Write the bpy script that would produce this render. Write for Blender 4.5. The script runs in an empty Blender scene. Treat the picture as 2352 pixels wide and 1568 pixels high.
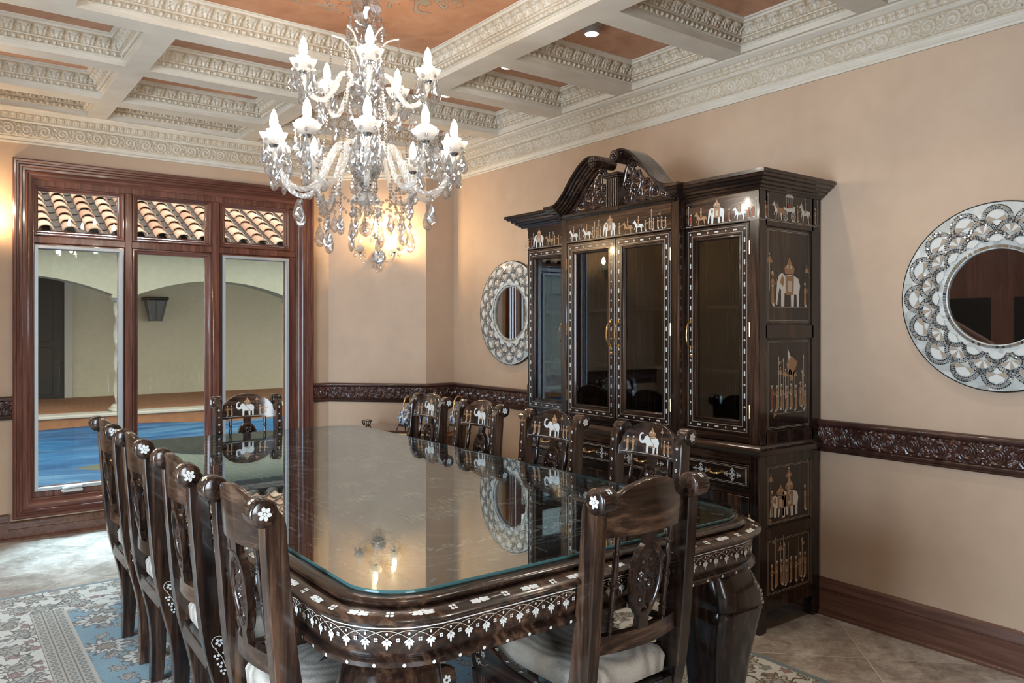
import bpy, math, random
import numpy as np
from math import pi, sin, cos, radians, sqrt, atan2
from mathutils import Vector, Matrix

random.seed(7)
sc = bpy.context.scene
COL = sc.collection

# ---------------------------------------------------------------- camera
cd = bpy.data.cameras.new('camera')
cam = bpy.data.objects.new('camera', cd)
COL.objects.link(cam)
cam.location = (0, 0, 1.4)
cam.rotation_euler = (radians(90), 0, radians(-36.9))
cd.sensor_fit = 'HORIZONTAL'
cd.sensor_width = 36.0
cd.lens = 36.0 * 1790.0 / 2352.0
cd.shift_y = -27.5 / 2352.0
cd.clip_start = 0.05
sc.camera = cam

# ---------------------------------------------------------------- sky, exposure, daylight, added fill
w = bpy.data.worlds.new('sky')
sc.world = w
w.use_nodes = True
wn = w.node_tree
bg = wn.nodes['Background']
bg.inputs[0].default_value = (0.88, 0.94, 1.0, 1)
bg.inputs[1].default_value = 2.25
vs = sc.view_settings
sc.display_settings.display_device = 'sRGB'
vs.view_transform = 'Standard'
vs.look = 'None'
vs.gamma = 1.0
vs.use_curve_mapping = False
vs.exposure = 0.4
cy = sc.cycles
cy.max_bounces = 9
cy.diffuse_bounces = 3
cy.glossy_bounces = 4
cy.transmission_bounces = 7
cy.transparent_max_bounces = 20
cy.caustics_reflective = False
cy.caustics_refractive = False
cy.sample_clamp_indirect = 4.0
cy.use_denoising = True


def area_light(name, loc, target, sx, sy, power, col):
    ld = bpy.data.lights.new(name, 'AREA')
    ld.shape = 'RECTANGLE'
    ld.size, ld.size_y = sx, sy
    ld.energy = power
    ld.color = col
    o = bpy.data.objects.new(name, ld)
    COL.objects.link(o)
    o.location = loc
    d = Vector(target) - Vector(loc)
    o.rotation_euler = d.to_track_quat('-Z', 'Y').to_euler()
    return o


# daylight falling in through the dining-room window and through the entrance hall's tall window, plus an added front fill
dl = area_light('daylight_courtyard', (0.9, 7.15, 3.6), (0.55, 5.5, 0.0), 2.0, 0.5, 108, (0.44, 0.72, 1.0))
dl.data.spread = radians(60)
area_light('added_front_fill', (-0.1, -2.6, 1.6), (1.6, 2.2, 0.5), 1.3, 2.2, 130, (0.84, 0.92, 1.0))  # added fill lamp behind the camera, brightens the near chair and seat
area_light('daylight_hall', (-3.6, 1.2, 1.4), (1.2, 3.4, 1.7), 2.2, 2.4, 320, (0.66, 0.83, 1.0))


# ---------------------------------------------------------------- mesh helpers
class MB:
    def __init__(s):
        s.v = []; s.f = []; s.m = []; s.a = []; s.n = 0

    def add(s, vs_, fs, mat=0, att=None):
        vs_ = np.asarray(vs_, float).reshape(-1, 3)
        k = s.n
        s.v.append(vs_); s.n += len(vs_)
        s.a.append(np.zeros(len(vs_)) if att is None else np.asarray(att, float).ravel())
        for f in fs:
            s.f.append(tuple(i + k for i in f))
        s.m.extend([mat] * len(fs))

    def box(s, a, b, mat=0, bev=0.0):
        a = np.minimum(a, b).astype(float) if True else a
        return s._box(a, np.maximum(a, b).astype(float), mat, bev)

    def _box(s, lo, hi, mat, bev):
        c = (lo + hi) / 2; h = (hi - lo) / 2
        bev = min(bev, *(h * 0.9))
        if bev <= 0:
            vs_ = [c + h * np.array((x, y, z)) for x in (-1, 1) for y in (-1, 1) for z in (-1, 1)]
            s.add(vs_, [(0, 1, 3, 2), (4, 6, 7, 5), (0, 4, 5, 1), (2, 3, 7, 6), (0, 2, 6, 4), (1, 5, 7, 3)], mat)
            return
        idx = {}; vs_ = []
        for x in (-1, 1):
            for y in (-1, 1):
                for z in (-1, 1):
                    for ax in range(3):
                        q = np.array((x, y, z), float) * (h - bev)
                        q[ax] = (x, y, z)[ax] * h[ax]
                        idx[(x, y, z, ax)] = len(vs_); vs_.append(c + q)
        fs = []
        for ax in range(3):
            o1, o2 = [k for k in range(3) if k != ax]
            for sg in (-1, 1):
                loop = []
                for p, q in ((-1, -1), (1, -1), (1, 1), (-1, 1)):
                    t = [0, 0, 0]; t[ax] = sg; t[o1] = p; t[o2] = q
                    loop.append(idx[(*t, ax)])
                fs.append(tuple(loop))
            for p in (-1, 1):
                for q in (-1, 1):
                    t1 = [0, 0, 0]; t2 = [0, 0, 0]
                    t1[ax] = -1; t2[ax] = 1
                    for t in (t1, t2):
                        t[o1] = p; t[o2] = q
                    fs.append((idx[(*t1, o1)], idx[(*t2, o1)], idx[(*t2, o2)], idx[(*t1, o2)]))
        for x in (-1, 1):
            for y in (-1, 1):
                for z in (-1, 1):
                    fs.append(tuple(idx[(x, y, z, k)] for k in range(3)))
        s.add(vs_, fs, mat)

    def loft(s, rings, mat=0, closed=True, loop=False, cap=True, att=None):
        n = len(rings[0]); k = len(rings)
        vs_ = np.array(rings, float).reshape(-1, 3)
        fs = []
        m = n if closed else n - 1
        for i in range(k if loop else k - 1):
            i2 = (i + 1) % k
            for j in range(m):
                j2 = (j + 1) % n
                fs.append((i * n + j, i * n + j2, i2 * n + j2, i2 * n + j))
        if cap and closed and not loop:
            fs.append(tuple(range(n))[::-1]); fs.append(tuple((k - 1) * n + j for j in range(n)))
        s.add(vs_, fs, mat, att)

    def grid(s, P, mat=0, att=None):
        nu, nv = P.shape[:2]
        i = np.arange(nu * nv).reshape(nu, nv)
        fs = np.stack([i[:-1, :-1], i[1:, :-1], i[1:, 1:], i[:-1, 1:]], -1).reshape(-1, 4).tolist()
        s.add(P.reshape(-1, 3), fs, mat, att)

    def prism(s, poly, fn, d0, d1, mat=0, bev=0.0):
        n = len(poly)
        if bev > 0:
            c = np.mean(poly, 0)
            pin = inset(poly, bev)
            rings = [[fn(x, y, d0) for x, y in pin], [fn(x, y, d0 + bev * (1 if d1 > d0 else -1)) for x, y in poly],
                     [fn(x, y, d1 - bev * (1 if d1 > d0 else -1)) for x, y in poly], [fn(x, y, d1) for x, y in pin]]
        else:
            rings = [[fn(x, y, d0) for x, y in poly], [fn(x, y, d1) for x, y in poly]]
        s.loft(rings, mat)

    def lathe(s, prof, seg=24, c=(0, 0, 0), mat=0, axis='Z', flute=None):
        rings = []
        for r, z in prof:
            ring = []
            for k in range(seg):
                t = 2 * pi * k / seg
                rr = max(r, 1e-4)
                if flute:
                    rr *= 1 + flute[1] * cos(flute[0] * t)
                p = (rr * cos(t), rr * sin(t), z)
                if axis == 'X': p = (p[2], p[0], p[1])
                if axis == 'Y': p = (p[0], p[2], p[1])
                ring.append((p[0] + c[0], p[1] + c[1], p[2] + c[2]))
            rings.append(ring)
        s.loft(rings, mat)

    def tube(s, pts, r, seg=8, mat=0, loop=False, twist=0.0, lobes=None, flat=1.0):
        pts = [Vector(p) for p in pts]
        n = len(pts)
        rs = r if hasattr(r, '__len__') else [r] * n
        rings = []
        up = None
        for i, p in enumerate(pts):
            a = pts[(i - 1) % n] if (loop or i > 0) else p
            b = pts[(i + 1) % n] if (loop or i < n - 1) else p
            t = (b - a).normalized()
            if up is None:
                up = Vector((0, 0, 1)) if abs(t.z) < 0.9 else Vector((1, 0, 0))
            x = up.cross(t)
            if x.length < 1e-6: x = Vector((1, 0, 0)).cross(t)
            x.normalize(); y = t.cross(x); up = y
            ring = []
            for k in range(seg):
                th = 2 * pi * k / seg + twist * i
                rr = rs[i]
                if lobes: rr *= 1 + lobes[1] * cos(lobes[0] * (2 * pi * k / seg))
                ring.append(p + x * (rr * cos(th)) + y * (rr * sin(th) * flat))
            rings.append([tuple(q) for q in ring])
        s.loft(rings, mat, loop=loop)

    def ball(s, c, r, seg=8, rows=5, mat=0, sz=1.0):
        prof = [(r * sin(pi * k / rows), -r * sz * cos(pi * k / rows)) for k in range(rows + 1)]
        s.lathe(prof, seg, c, mat)

    def build(s, name, mats, parent=None, loc=None, rot=None, angle=38, recalc=True):
        me = bpy.data.meshes.new(name)
        v = np.concatenate(s.v) if s.v else np.zeros((0, 3))
        me.from_pydata(v.tolist(), [], s.f)
        if not isinstance(mats, (list, tuple)): mats = [mats]
        for m in mats: me.materials.append(m)
        me.polygons.foreach_set('material_index', np.array(s.m, dtype=np.int32))
        a = np.concatenate(s.a)
        if np.any(a):
            at = me.attributes.new('wear', 'FLOAT', 'POINT')
            at.data.foreach_set('value', a.astype(np.float32))
        if recalc and len(s.f) < 60000:
            import bmesh
            bm = bmesh.new(); bm.from_mesh(me)
            bmesh.ops.recalc_face_normals(bm, faces=bm.faces)
            bm.to_mesh(me); bm.free()
        me.shade_smooth()
        me.set_sharp_from_angle(angle=radians(angle))
        me.update()
        o = bpy.data.objects.new(name, me)
        COL.objects.link(o)
        if parent: o.parent = parent
        if loc: o.location = loc
        if rot: o.rotation_euler = rot
        return o


def inset(poly, d):
    n = len(poly); out = []
    area = sum(poly[i][0] * poly[(i + 1) % n][1] - poly[(i + 1) % n][0] * poly[i][1] for i in range(n))
    sg = 1 if area > 0 else -1
    for i in range(n):
        p0 = Vector(poly[i - 1]); p1 = Vector(poly[i]); p2 = Vector(poly[(i + 1) % n])
        e1 = (p1 - p0); e2 = (p2 - p1)
        if e1.length < 1e-9 or e2.length < 1e-9: out.append(tuple(p1)); continue
        e1.normalize(); e2.normalize()
        n1 = Vector((-e1.y, e1.x)) * sg; n2 = Vector((-e2.y, e2.x)) * sg
        k = 1 + n1.dot(n2)
        m = (n1 + n2) / max(k, 0.4)
        out.append(tuple(p1 + m * d))
    return out


def miters(path, closed):
    n = len(path); out = []
    P = [Vector(p) for p in path]
    for i in range(n):
        e1 = P[i] - P[i - 1] if (closed or i > 0) else P[1] - P[0]
        e2 = P[(i + 1) % n] - P[i] if (closed or i < n - 1) else P[i] - P[i - 1]
        e1 = e1.normalized(); e2 = e2.normalized()
        n1 = Vector((-e1.y, e1.x)); n2 = Vector((-e2.y, e2.x))
        out.append((n1 + n2) / max(1 + n1.dot(n2), 0.2))
    return out


def sweep(mb, path, closed, prof, fn, mat=0, closeprof=False):
    """path: 2-D polyline (counter-clockwise = inside on its left); prof: (offset to the left, height)."""
    ms = miters(path, closed)
    rings = []
    for p, m in zip(path, ms):
        rings.append([fn(p[0] + m.x * o, p[1] + m.y * o, h) for o, h in prof])
    mb.loft(rings, mat, closed=closeprof, loop=closed, cap=closeprof)


XYZ = lambda a, b, h: (a, b, h)


def relief(mb, pA, pB, mA, mB, prof, fn, amp, du, nv, z0=0.0, mat=0):
    """carved strip along the segment pA-pB; prof is a 2-D curve (offset, height); fn(u, v) -> 0..1"""
    pA = np.array(pA, float); pB = np.array(pB, float); mA = np.array(mA); mB = np.array(mB)
    t = (pB - pA); L = np.linalg.norm(t); t /= L; n = np.array((-t[1], t[0]))
    prof = np.array(prof, float)
    d = np.r_[0, np.cumsum(np.linalg.norm(np.diff(prof, axis=0), axis=1))]
    vv = np.linspace(0, 1, nv)
    off = np.interp(vv, d / d[-1], prof[:, 0]); hh = np.interp(vv, d / d[-1], prof[:, 1])
    to = np.gradient(off); th = np.gradient(hh); q = np.hypot(to, th)
    no, nh = th / q, -to / q
    nu = max(4, int(L / du))
    uu = np.linspace(0, 1, nu)
    A = pA + off[:, None] * mA; B = pB + off[:, None] * mB
    P = A[None] * (1 - uu)[:, None, None] + B[None] * uu[:, None, None]
    U = ((P - pA) @ t)
    V = np.broadcast_to(vv, U.shape)
    H = np.clip(fn(U, V), 0, 1)
    D = H * amp
    X = P + (no * D)[..., None] * n
    Z = hh + nh * D
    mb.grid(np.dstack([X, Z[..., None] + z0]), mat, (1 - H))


def f_scroll(per, hb):
    def f(u, v):
        k = np.floor(u / per); x = (u / per - k - 0.5) * per / hb
        s = np.where(k % 2 == 0, 1.0, -1.0)
        y = (v - 0.5) * s
        r = np.hypot(x, y); th = np.arctan2(y, x)
        sp = 0.5 + 0.5 * np.cos(2 * pi * r * 4.2 - th * 1.0 + 0.6)
        disc = np.clip((0.47 - r) / 0.06, 0, 1)
        leaf = 0.5 + 0.5 * np.sin(x * 17 + y * 9 + 3 * np.sin(y * 9 + k)) * np.cos(y * 13 - x * 5)
        stem = np.exp(-((y + 0.34 * np.cos(x * pi * hb / per * 2)) / 0.10) ** 2)
        edge = np.clip(np.minimum(v, 1 - v) / 0.05, 0, 1)
        return np.maximum(disc * (0.25 + 0.75 * sp), (1 - disc) * np.maximum(0.75 * leaf, stem)) * edge
    return f


def f_acanthus(p):
    def f(u, v):
        x = (u / p - np.floor(u / p) - 0.5) * 2
        ax = np.abs(x)
        wv = 0.92 - 0.35 * (v - 0.35) ** 2
        lobe = 0.5 + 0.5 * np.cos((v * 3.2 + ax * 1.4) * 2 * pi * 0.9)
        body = np.clip((wv - ax + 0.10 * lobe) / 0.25, 0, 1)
        rib = np.exp(-(x / 0.10) ** 2) * 0.35
        fl = 0.25 * np.cos(ax * 14 - v * 5)
        tip = np.clip(1.2 - ((v - 0.82) / 0.16) ** 2, 0, 1) * np.clip(1 - ax * 1.6, 0, 1) * 0.6
        e = np.clip(np.minimum(v, 1 - v) / 0.05, 0, 1)
        return np.clip(body * (0.45 + 0.3 * lobe + fl) + rib + tip, 0, 1) * e
    return f


def f_egg(p):
    def f(u, v):
        x = u / p - np.floor(u / p) - 0.5
        e = (x / 0.26) ** 2 + ((v - 0.5) / 0.46) ** 2
        egg = np.sqrt(np.clip(1 - e, 0, 1))
        rim = np.exp(-((e - 1.75) / 0.35) ** 2) * 0.7
        dart = np.exp(-((np.abs(x) - 0.5) / 0.06) ** 2) * (1 - v) * 0.8
        return np.maximum(np.maximum(egg, rim), dart) * np.clip(np.minimum(v, 1 - v) / 0.06, 0, 1)
    return f


# ---------------------------------------------------------------- naming helpers
def empty(name, label, cat, loc=(0, 0, 0), rz=0.0, group=None, kind=None):
    o = bpy.data.objects.new(name, None)
    COL.objects.link(o)
    o.location = loc; o.rotation_euler = (0, 0, rz)
    o.empty_display_size = 0.1
    return tag(o, label, cat, group, kind)


def tag(o, label, cat, group=None, kind=None):
    if label: o['label'] = label
    if cat: o['category'] = cat
    if group: o['group'] = group
    if kind: o['kind'] = kind
    return o


def struct(o, label=None):
    o['kind'] = 'structure'
    if label: o['label'] = label
    return o


CH = {}


def kids(o):
    return [c for c in bpy.data.objects if c.parent == o]


def copy_tree(o, parent=None):
    c = o.copy(); COL.objects.link(c)
    if parent is not None: c.parent = parent
    for k in kids(o): copy_tree(k, c)
    return c


# ---------------------------------------------------------------- materials
class NT:
    def __init__(s, name):
        s.mat = bpy.data.materials.new(name)
        s.mat.use_nodes = True
        s.t = s.mat.node_tree
        s.b = s.t.nodes['Principled BSDF']
        s.out = s.t.nodes['Material Output']

    def n(s, typ, **kw):
        nd = s.t.nodes.new('ShaderNode' + typ)
        for k, v in kw.items(): setattr(nd, k, v)
        return nd

    def l(s, a, b): s.t.links.new(a, b)

    def sock(s, nd, i, v):
        if isinstance(v, bpy.types.NodeSocket): s.l(v, nd.inputs[i])
        elif v is not None: nd.inputs[i].default_value = v

    def math(s, op, a, b=None, c=None, clamp=False):
        nd = s.n('Math', operation=op); nd.use_clamp = clamp
        s.sock(nd, 0, a); s.sock(nd, 1, b); s.sock(nd, 2, c)
        return nd.outputs[0]

    def mix(s, f, a, b):
        nd = s.n('Mix', data_type='RGBA')
        for i, v in ((0, f), (6, a), (7, b)):
            if isinstance(v, tuple) and len(v) == 3: v = (*v, 1)
            s.sock(nd, i, v)
        return nd.outputs[2]

    def ramp(s, f, stops, interp='LINEAR'):
        nd = s.n('ValToRGB'); r = nd.color_ramp; r.interpolation = interp
        while len(r.elements) < len(stops): r.elements.new(0.5)
        for e, (p, c) in zip(r.elements, stops):
            e.position = p
            e.color = (*c, 1) if len(c) == 3 else c
        s.l(f, nd.inputs[0])
        return nd.outputs[0]

    def coord(s, kind='Object', scale=(1, 1, 1), rot=(0, 0, 0), loc=(0, 0, 0)):
        tc = s.n('TexCoord'); mp = s.n('Mapping')
        mp.inputs['Location'].default_value = loc
        mp.inputs['Rotation'].default_value = rot
        mp.inputs['Scale'].default_value = scale
        s.l(tc.outputs[kind], mp.inputs[0])
        return mp.outputs[0]

    def noise(s, vec, scale, detail=4.0, rough=0.55, dist=0.0, out='Fac'):
        nd = s.n('TexNoise')
        s.l(vec, nd.inputs['Vector'])
        nd.inputs['Scale'].default_value = scale
        nd.inputs['Detail'].default_value = detail
        nd.inputs['Roughness'].default_value = rough
        nd.inputs['Distortion'].default_value = dist
        return nd.outputs[out]

    def bump(s, h, strength=0.3, dist=0.01):
        nd = s.n('Bump')
        nd.inputs['Strength'].default_value = strength
        nd.inputs['Distance'].default_value = dist
        s.l(h, nd.inputs['Height'])
        s.l(nd.outputs[0], s.b.inputs['Normal'])
        return nd.outputs[0]

    def set(s, **kw):
        for k, v in kw.items():
            k = {'col': 'Base Color', 'rough': 'Roughness', 'metal': 'Metallic', 'coat': 'Coat Weight',
                 'coatr': 'Coat Roughness', 'spec': 'Specular IOR Level', 'trans': 'Transmission Weight',
                 'emit': 'Emission Color', 'emits': 'Emission Strength', 'sheen': 'Sheen Weight'}.get(k, k)
            i = s.b.inputs[k]
            if isinstance(v, bpy.types.NodeSocket): s.l(v, i)
            else: i.default_value = (*v, 1) if isinstance(v, tuple) and len(v) == 3 else v
        return s


def plain(name, col, rough=0.5, **kw):
    m = NT(name).set(col=col, rough=rough, **kw)
    return m.mat


def mat_wall():
    m = NT('tan_wall_paint')
    c = m.coord()
    a = m.noise(c, 1.6, 4); b = m.noise(c, 9, 5)
    f = m.math('ADD', m.math('MULTIPLY', a, 0.7), m.math('MULTIPLY', b, 0.3))
    m.set(col=m.ramp(f, [(0.3, (0.44, 0.305, 0.205)), (0.7, (0.53, 0.375, 0.26))]), rough=0.62)
    m.bump(m.noise(c, 90, 3), 0.06, 0.002)
    return m.mat


def mat_plaster(name, hi, lo, glaze):
    m = NT(name)
    c = m.coord(scale=(1.5, 1.5, 14))
    st = m.noise(c, 3.0, 5)
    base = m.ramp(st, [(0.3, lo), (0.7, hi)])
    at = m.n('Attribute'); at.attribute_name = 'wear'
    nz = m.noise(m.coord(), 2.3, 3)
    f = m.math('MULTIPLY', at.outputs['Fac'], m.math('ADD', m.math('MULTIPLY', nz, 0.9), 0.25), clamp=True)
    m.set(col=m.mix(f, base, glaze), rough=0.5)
    return m.mat


def mat_wood(name, axis, dark, mid, light, rough=0.2, coat=0.35, scale=1.0, red=None):
    m = NT(name)
    sc_ = [9.0, 9.0, 9.0]; sc_[axis] = 0.5
    tc = m.n('TexCoord'); oi = m.n('ObjectInfo')
    mp = m.n('Mapping'); mp.inputs['Scale'].default_value = [k * scale for k in sc_]
    m.l(tc.outputs['Object'], mp.inputs[0])
    rnd = m.math('MULTIPLY', oi.outputs['Random'], 37.0)
    cmb = m.n('CombineXYZ'); m.l(rnd, cmb.inputs[0]); m.l(rnd, cmb.inputs[2])
    m.l(cmb.outputs[0], mp.inputs['Location'])
    v = mp.outputs[0]
    big = m.noise(v, 0.9, 2, 0.5, 0.6)
    rings = m.math('FRACT', m.math('MULTIPLY', big, 7.0))
    tri = m.math('ABSOLUTE', m.math('SUBTRACT', rings, 0.5))
    fine = m.noise(v, 7.0, 6, 0.65, 0.3)
    f = m.math('ADD', m.math('MULTIPLY', tri, 0.30), m.math('MULTIPLY', fine, 0.85))
    f = m.math('MULTIPLY', f, m.math('ADD', 0.50, m.math('MULTIPLY', big, 0.9)))
    col = m.ramp(f, [(0.34, dark), (0.50, mid), (0.70, light)])
    m.set(col=col, rough=rough, coat=coat, coatr=0.06)
    m.bump(fine, 0.05, 0.002)
    return m.mat


RW = ((0.006, 0.0035, 0.003), (0.026, 0.0125, 0.008), (0.090, 0.046, 0.026))
WX = mat_wood('rosewood_x', 0, *RW)
WY = mat_wood('rosewood_y', 1, *RW)
WZ = mat_wood('rosewood_z', 2, *RW)
RL = ((0.008, 0.0045, 0.0035), (0.036, 0.018, 0.0115), (0.135, 0.072, 0.042))
WPX = mat_wood('light_rosewood_x', 0, *RL)
WPY = mat_wood('light_rosewood_y', 1, *RL)
WPZ = mat_wood('light_rosewood_z', 2, *RL)
WC = mat_wood('rosewood_carved', 2, (0.006, 0.003, 0.003), (0.022, 0.010, 0.008), (0.06, 0.026, 0.016), 0.16, 0.6)
MH = [mat_wood('mahogany_' + 'xyz'[k], k, (0.085, 0.031, 0.021), (0.135, 0.052, 0.036), (0.20, 0.082, 0.056), 0.22, 0.4) for k in range(3)]
MHB = mat_wood('mahogany_dull', 1, (0.085, 0.034, 0.020), (0.13, 0.056, 0.033), (0.18, 0.082, 0.048), 0.38, 0.1)
WALL = mat_wall()
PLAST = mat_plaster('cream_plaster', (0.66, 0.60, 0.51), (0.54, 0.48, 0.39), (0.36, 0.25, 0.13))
BEAMM = mat_plaster('cream_beam_paint', (0.68, 0.64, 0.57), (0.58, 0.53, 0.46), (0.4, 0.3, 0.2))
BONE = plain('mother_of_pearl_inlay', (0.72, 0.73, 0.70), 0.25)
TANW = plain('tan_wood_inlay', (0.36, 0.20, 0.10), 0.3)
REDW = plain('red_wood_inlay', (0.30, 0.07, 0.03), 0.3)
LINE = plain('pale_line_inlay', (0.55, 0.50, 0.42), 0.3)
INL = [BONE, TANW, LINE, REDW]
BRASS = plain('polished_brass', (0.78, 0.53, 0.24), 0.18, metal=1.0)
STEEL = plain('chrome_fitting', (0.55, 0.56, 0.58), 0.14, metal=1.0)
GREYM = plain('grey_aluminium', (0.42, 0.44, 0.45), 0.4, metal=0.3)
DARKM = plain('dark_bronze', (0.02, 0.018, 0.016), 0.45, metal=0.4)
MIRR = plain('mirror_glass', (0.86, 0.87, 0.86), 0.01, metal=1.0)


def mat_thin(name, tint, ior, rough=0.0, extra=0.0):
    m = NT(name)
    m.t.nodes.remove(m.b)
    tr = m.n('BsdfTransparent'); tr.inputs[0].default_value = (*tint, 1)
    gl = m.n('BsdfGlossy'); gl.inputs['Roughness'].default_value = rough
    gl.inputs['Color'].default_value = (0.86, 0.94, 1.0, 1)
    lw = m.n('LayerWeight'); lw.inputs[0].default_value = 0.5
    f0 = ((ior - 1) / (ior + 1)) ** 2 + extra
    f = m.math('ADD', f0, m.math('MULTIPLY', m.math('POWER', lw.outputs['Facing'], 5.0), 1 - f0), clamp=True)
    mx = m.n('MixShader'); m.l(f, mx.inputs[0]); m.l(tr.outputs[0], mx.inputs[1]); m.l(gl.outputs[0], mx.inputs[2])
    m.l(mx.outputs[0], m.out.inputs[0])
    return m.mat


PANE = mat_thin('window_glass', (0.91, 0.90, 0.84), 1.40)
DOORG = mat_thin('cabinet_glass', (0.80, 0.83, 0.82), 1.50, 0.0, 0.03)
TOPG = mat_thin('table_glass', (0.82, 0.90, 0.92), 1.52, 0.0, 0.22)
TEALG = plain('green_glass_edge', (0.045, 0.115, 0.115), 0.08, coat=0.5)


def mat_crystal():
    m = NT('cut_crystal')
    m.t.nodes.remove(m.b)
    g = m.n('BsdfGlass'); g.inputs['IOR'].default_value = 1.55; g.inputs['Roughness'].default_value = 0.0
    tr = m.n('BsdfTransparent'); tr.inputs[0].default_value = (0.93, 0.95, 0.97, 1)
    gl = m.n('BsdfGlossy'); gl.inputs['Roughness'].default_value = 0.04
    m1 = m.n('MixShader'); m1.inputs[0].default_value = 0.35
    m.l(tr.outputs[0], m1.inputs[1]); m.l(g.outputs[0], m1.inputs[2])
    m2 = m.n('MixShader'); m2.inputs[0].default_value = 0.22
    m.l(m1.outputs[0], m2.inputs[1]); m.l(gl.outputs[0], m2.inputs[2])
    m.l(m2.outputs[0], m.out.inputs[0])
    return m.mat


def mat_frost(name, tr_w, col):
    m = NT(name)
    m.t.nodes.remove(m.b)
    df = m.n('BsdfDiffuse'); df.inputs[0].default_value = (*col, 1)
    tl = m.n('BsdfTranslucent'); tl.inputs[0].default_value = (*col, 1)
    tp = m.n('BsdfTransparent'); tp.inputs[0].default_value = (0.97, 0.97, 0.97, 1)
    gl = m.n('BsdfGlossy'); gl.inputs['Roughness'].default_value = 0.08
    a = m.n('MixShader'); a.inputs[0].default_value = 0.5
    m.l(df.outputs[0], a.inputs[1]); m.l(tl.outputs[0], a.inputs[2])
    b = m.n('MixShader'); b.inputs[0].default_value = tr_w
    m.l(a.outputs[0], b.inputs[1]); m.l(tp.outputs[0], b.inputs[2])
    c = m.n('MixShader'); c.inputs[0].default_value = 0.14
    m.l(b.outputs[0], c.inputs[1]); m.l(gl.outputs[0], c.inputs[2])
    m.l(c.outputs[0], m.out.inputs[0])
    return m.mat


CRYS = mat_crystal()
ARMG = mat_frost('twisted_glass_arm', 0.55, (0.9, 0.88, 0.84))
FROST = mat_frost('frosted_petal_glass', 0.50, (0.80, 0.78, 0.75))


def mat_bulb(name, col, st):
    m = NT(name)
    m.t.nodes.remove(m.b)
    e = m.n('Emission'); e.inputs[0].default_value = (*col, 1); e.inputs[1].default_value = st
    m.l(e.outputs[0], m.out.inputs[0])
    return m.mat


BULB = mat_bulb('lit_candle_bulb', (1.0, 0.89, 0.75), 84.0)
SBULB = mat_bulb('lit_sconce_bulb', (1.0, 0.70, 0.38), 320.0)
DOWNL = mat_bulb('lit_downlight', (1.0, 0.93, 0.82), 14.0)


def mat_floor():
    m = NT('travertine_tile')
    tc = m.n('TexCoord'); sp = m.n('SeparateXYZ'); m.l(tc.outputs['Object'], sp.inputs[0])
    x, y = sp.outputs[0], sp.outputs[1]
    s1 = m.math('DIVIDE', m.math('SUBTRACT', m.math('ADD', x, y), 4.95), 0.78)
    s2 = m.math('DIVIDE', m.math('SUBTRACT', m.math('SUBTRACT', x, y), 1.45), 0.833)
    g1 = m.math('ABSOLUTE', m.math('SUBTRACT', m.math('FRACT', m.math('ADD', s1, 0.5)), 0.5))
    g2 = m.math('ABSOLUTE', m.math('SUBTRACT', m.math('FRACT', m.math('ADD', s2, 0.5)), 0.5))
    gr = m.math('LESS_THAN', m.math('MINIMUM', g1, g2), 0.0052)
    cmb = m.n('CombineXYZ')
    m.l(m.math('FLOOR', m.math('ADD', s1, 0.0)), cmb.inputs[0]); m.l(m.math('FLOOR', s2), cmb.inputs[1])
    wn_ = m.n('TexWhiteNoise'); m.l(cmb.outputs[0], wn_.inputs['Vector'])
    c = m.coord()
    a = m.noise(c, 5, 8, 0.65, 0.4); b = m.noise(c, 26, 6, 0.7, 0.8)
    f = m.math('ADD', m.math('MULTIPLY', a, 0.6), m.math('MULTIPLY', b, 0.4))
    f = m.math('ADD', f, m.math('MULTIPLY', m.math('SUBTRACT', wn_.outputs[0], 0.5), 0.12))
    col = m.ramp(f, [(0.38, (0.26, 0.22, 0.185)), (0.5, (0.44, 0.385, 0.335)), (0.62, (0.62, 0.58, 0.53))])
    m.set(col=m.mix(gr, col, (0.54, 0.50, 0.45)), rough=m.math('ADD', 0.24, m.math('MULTIPLY', b, 0.2)))
    m.bump(m.math('SUBTRACT', f, m.math('MULTIPLY', gr, 1.2)), 0.12, 0.004)
    return m.mat


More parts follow.
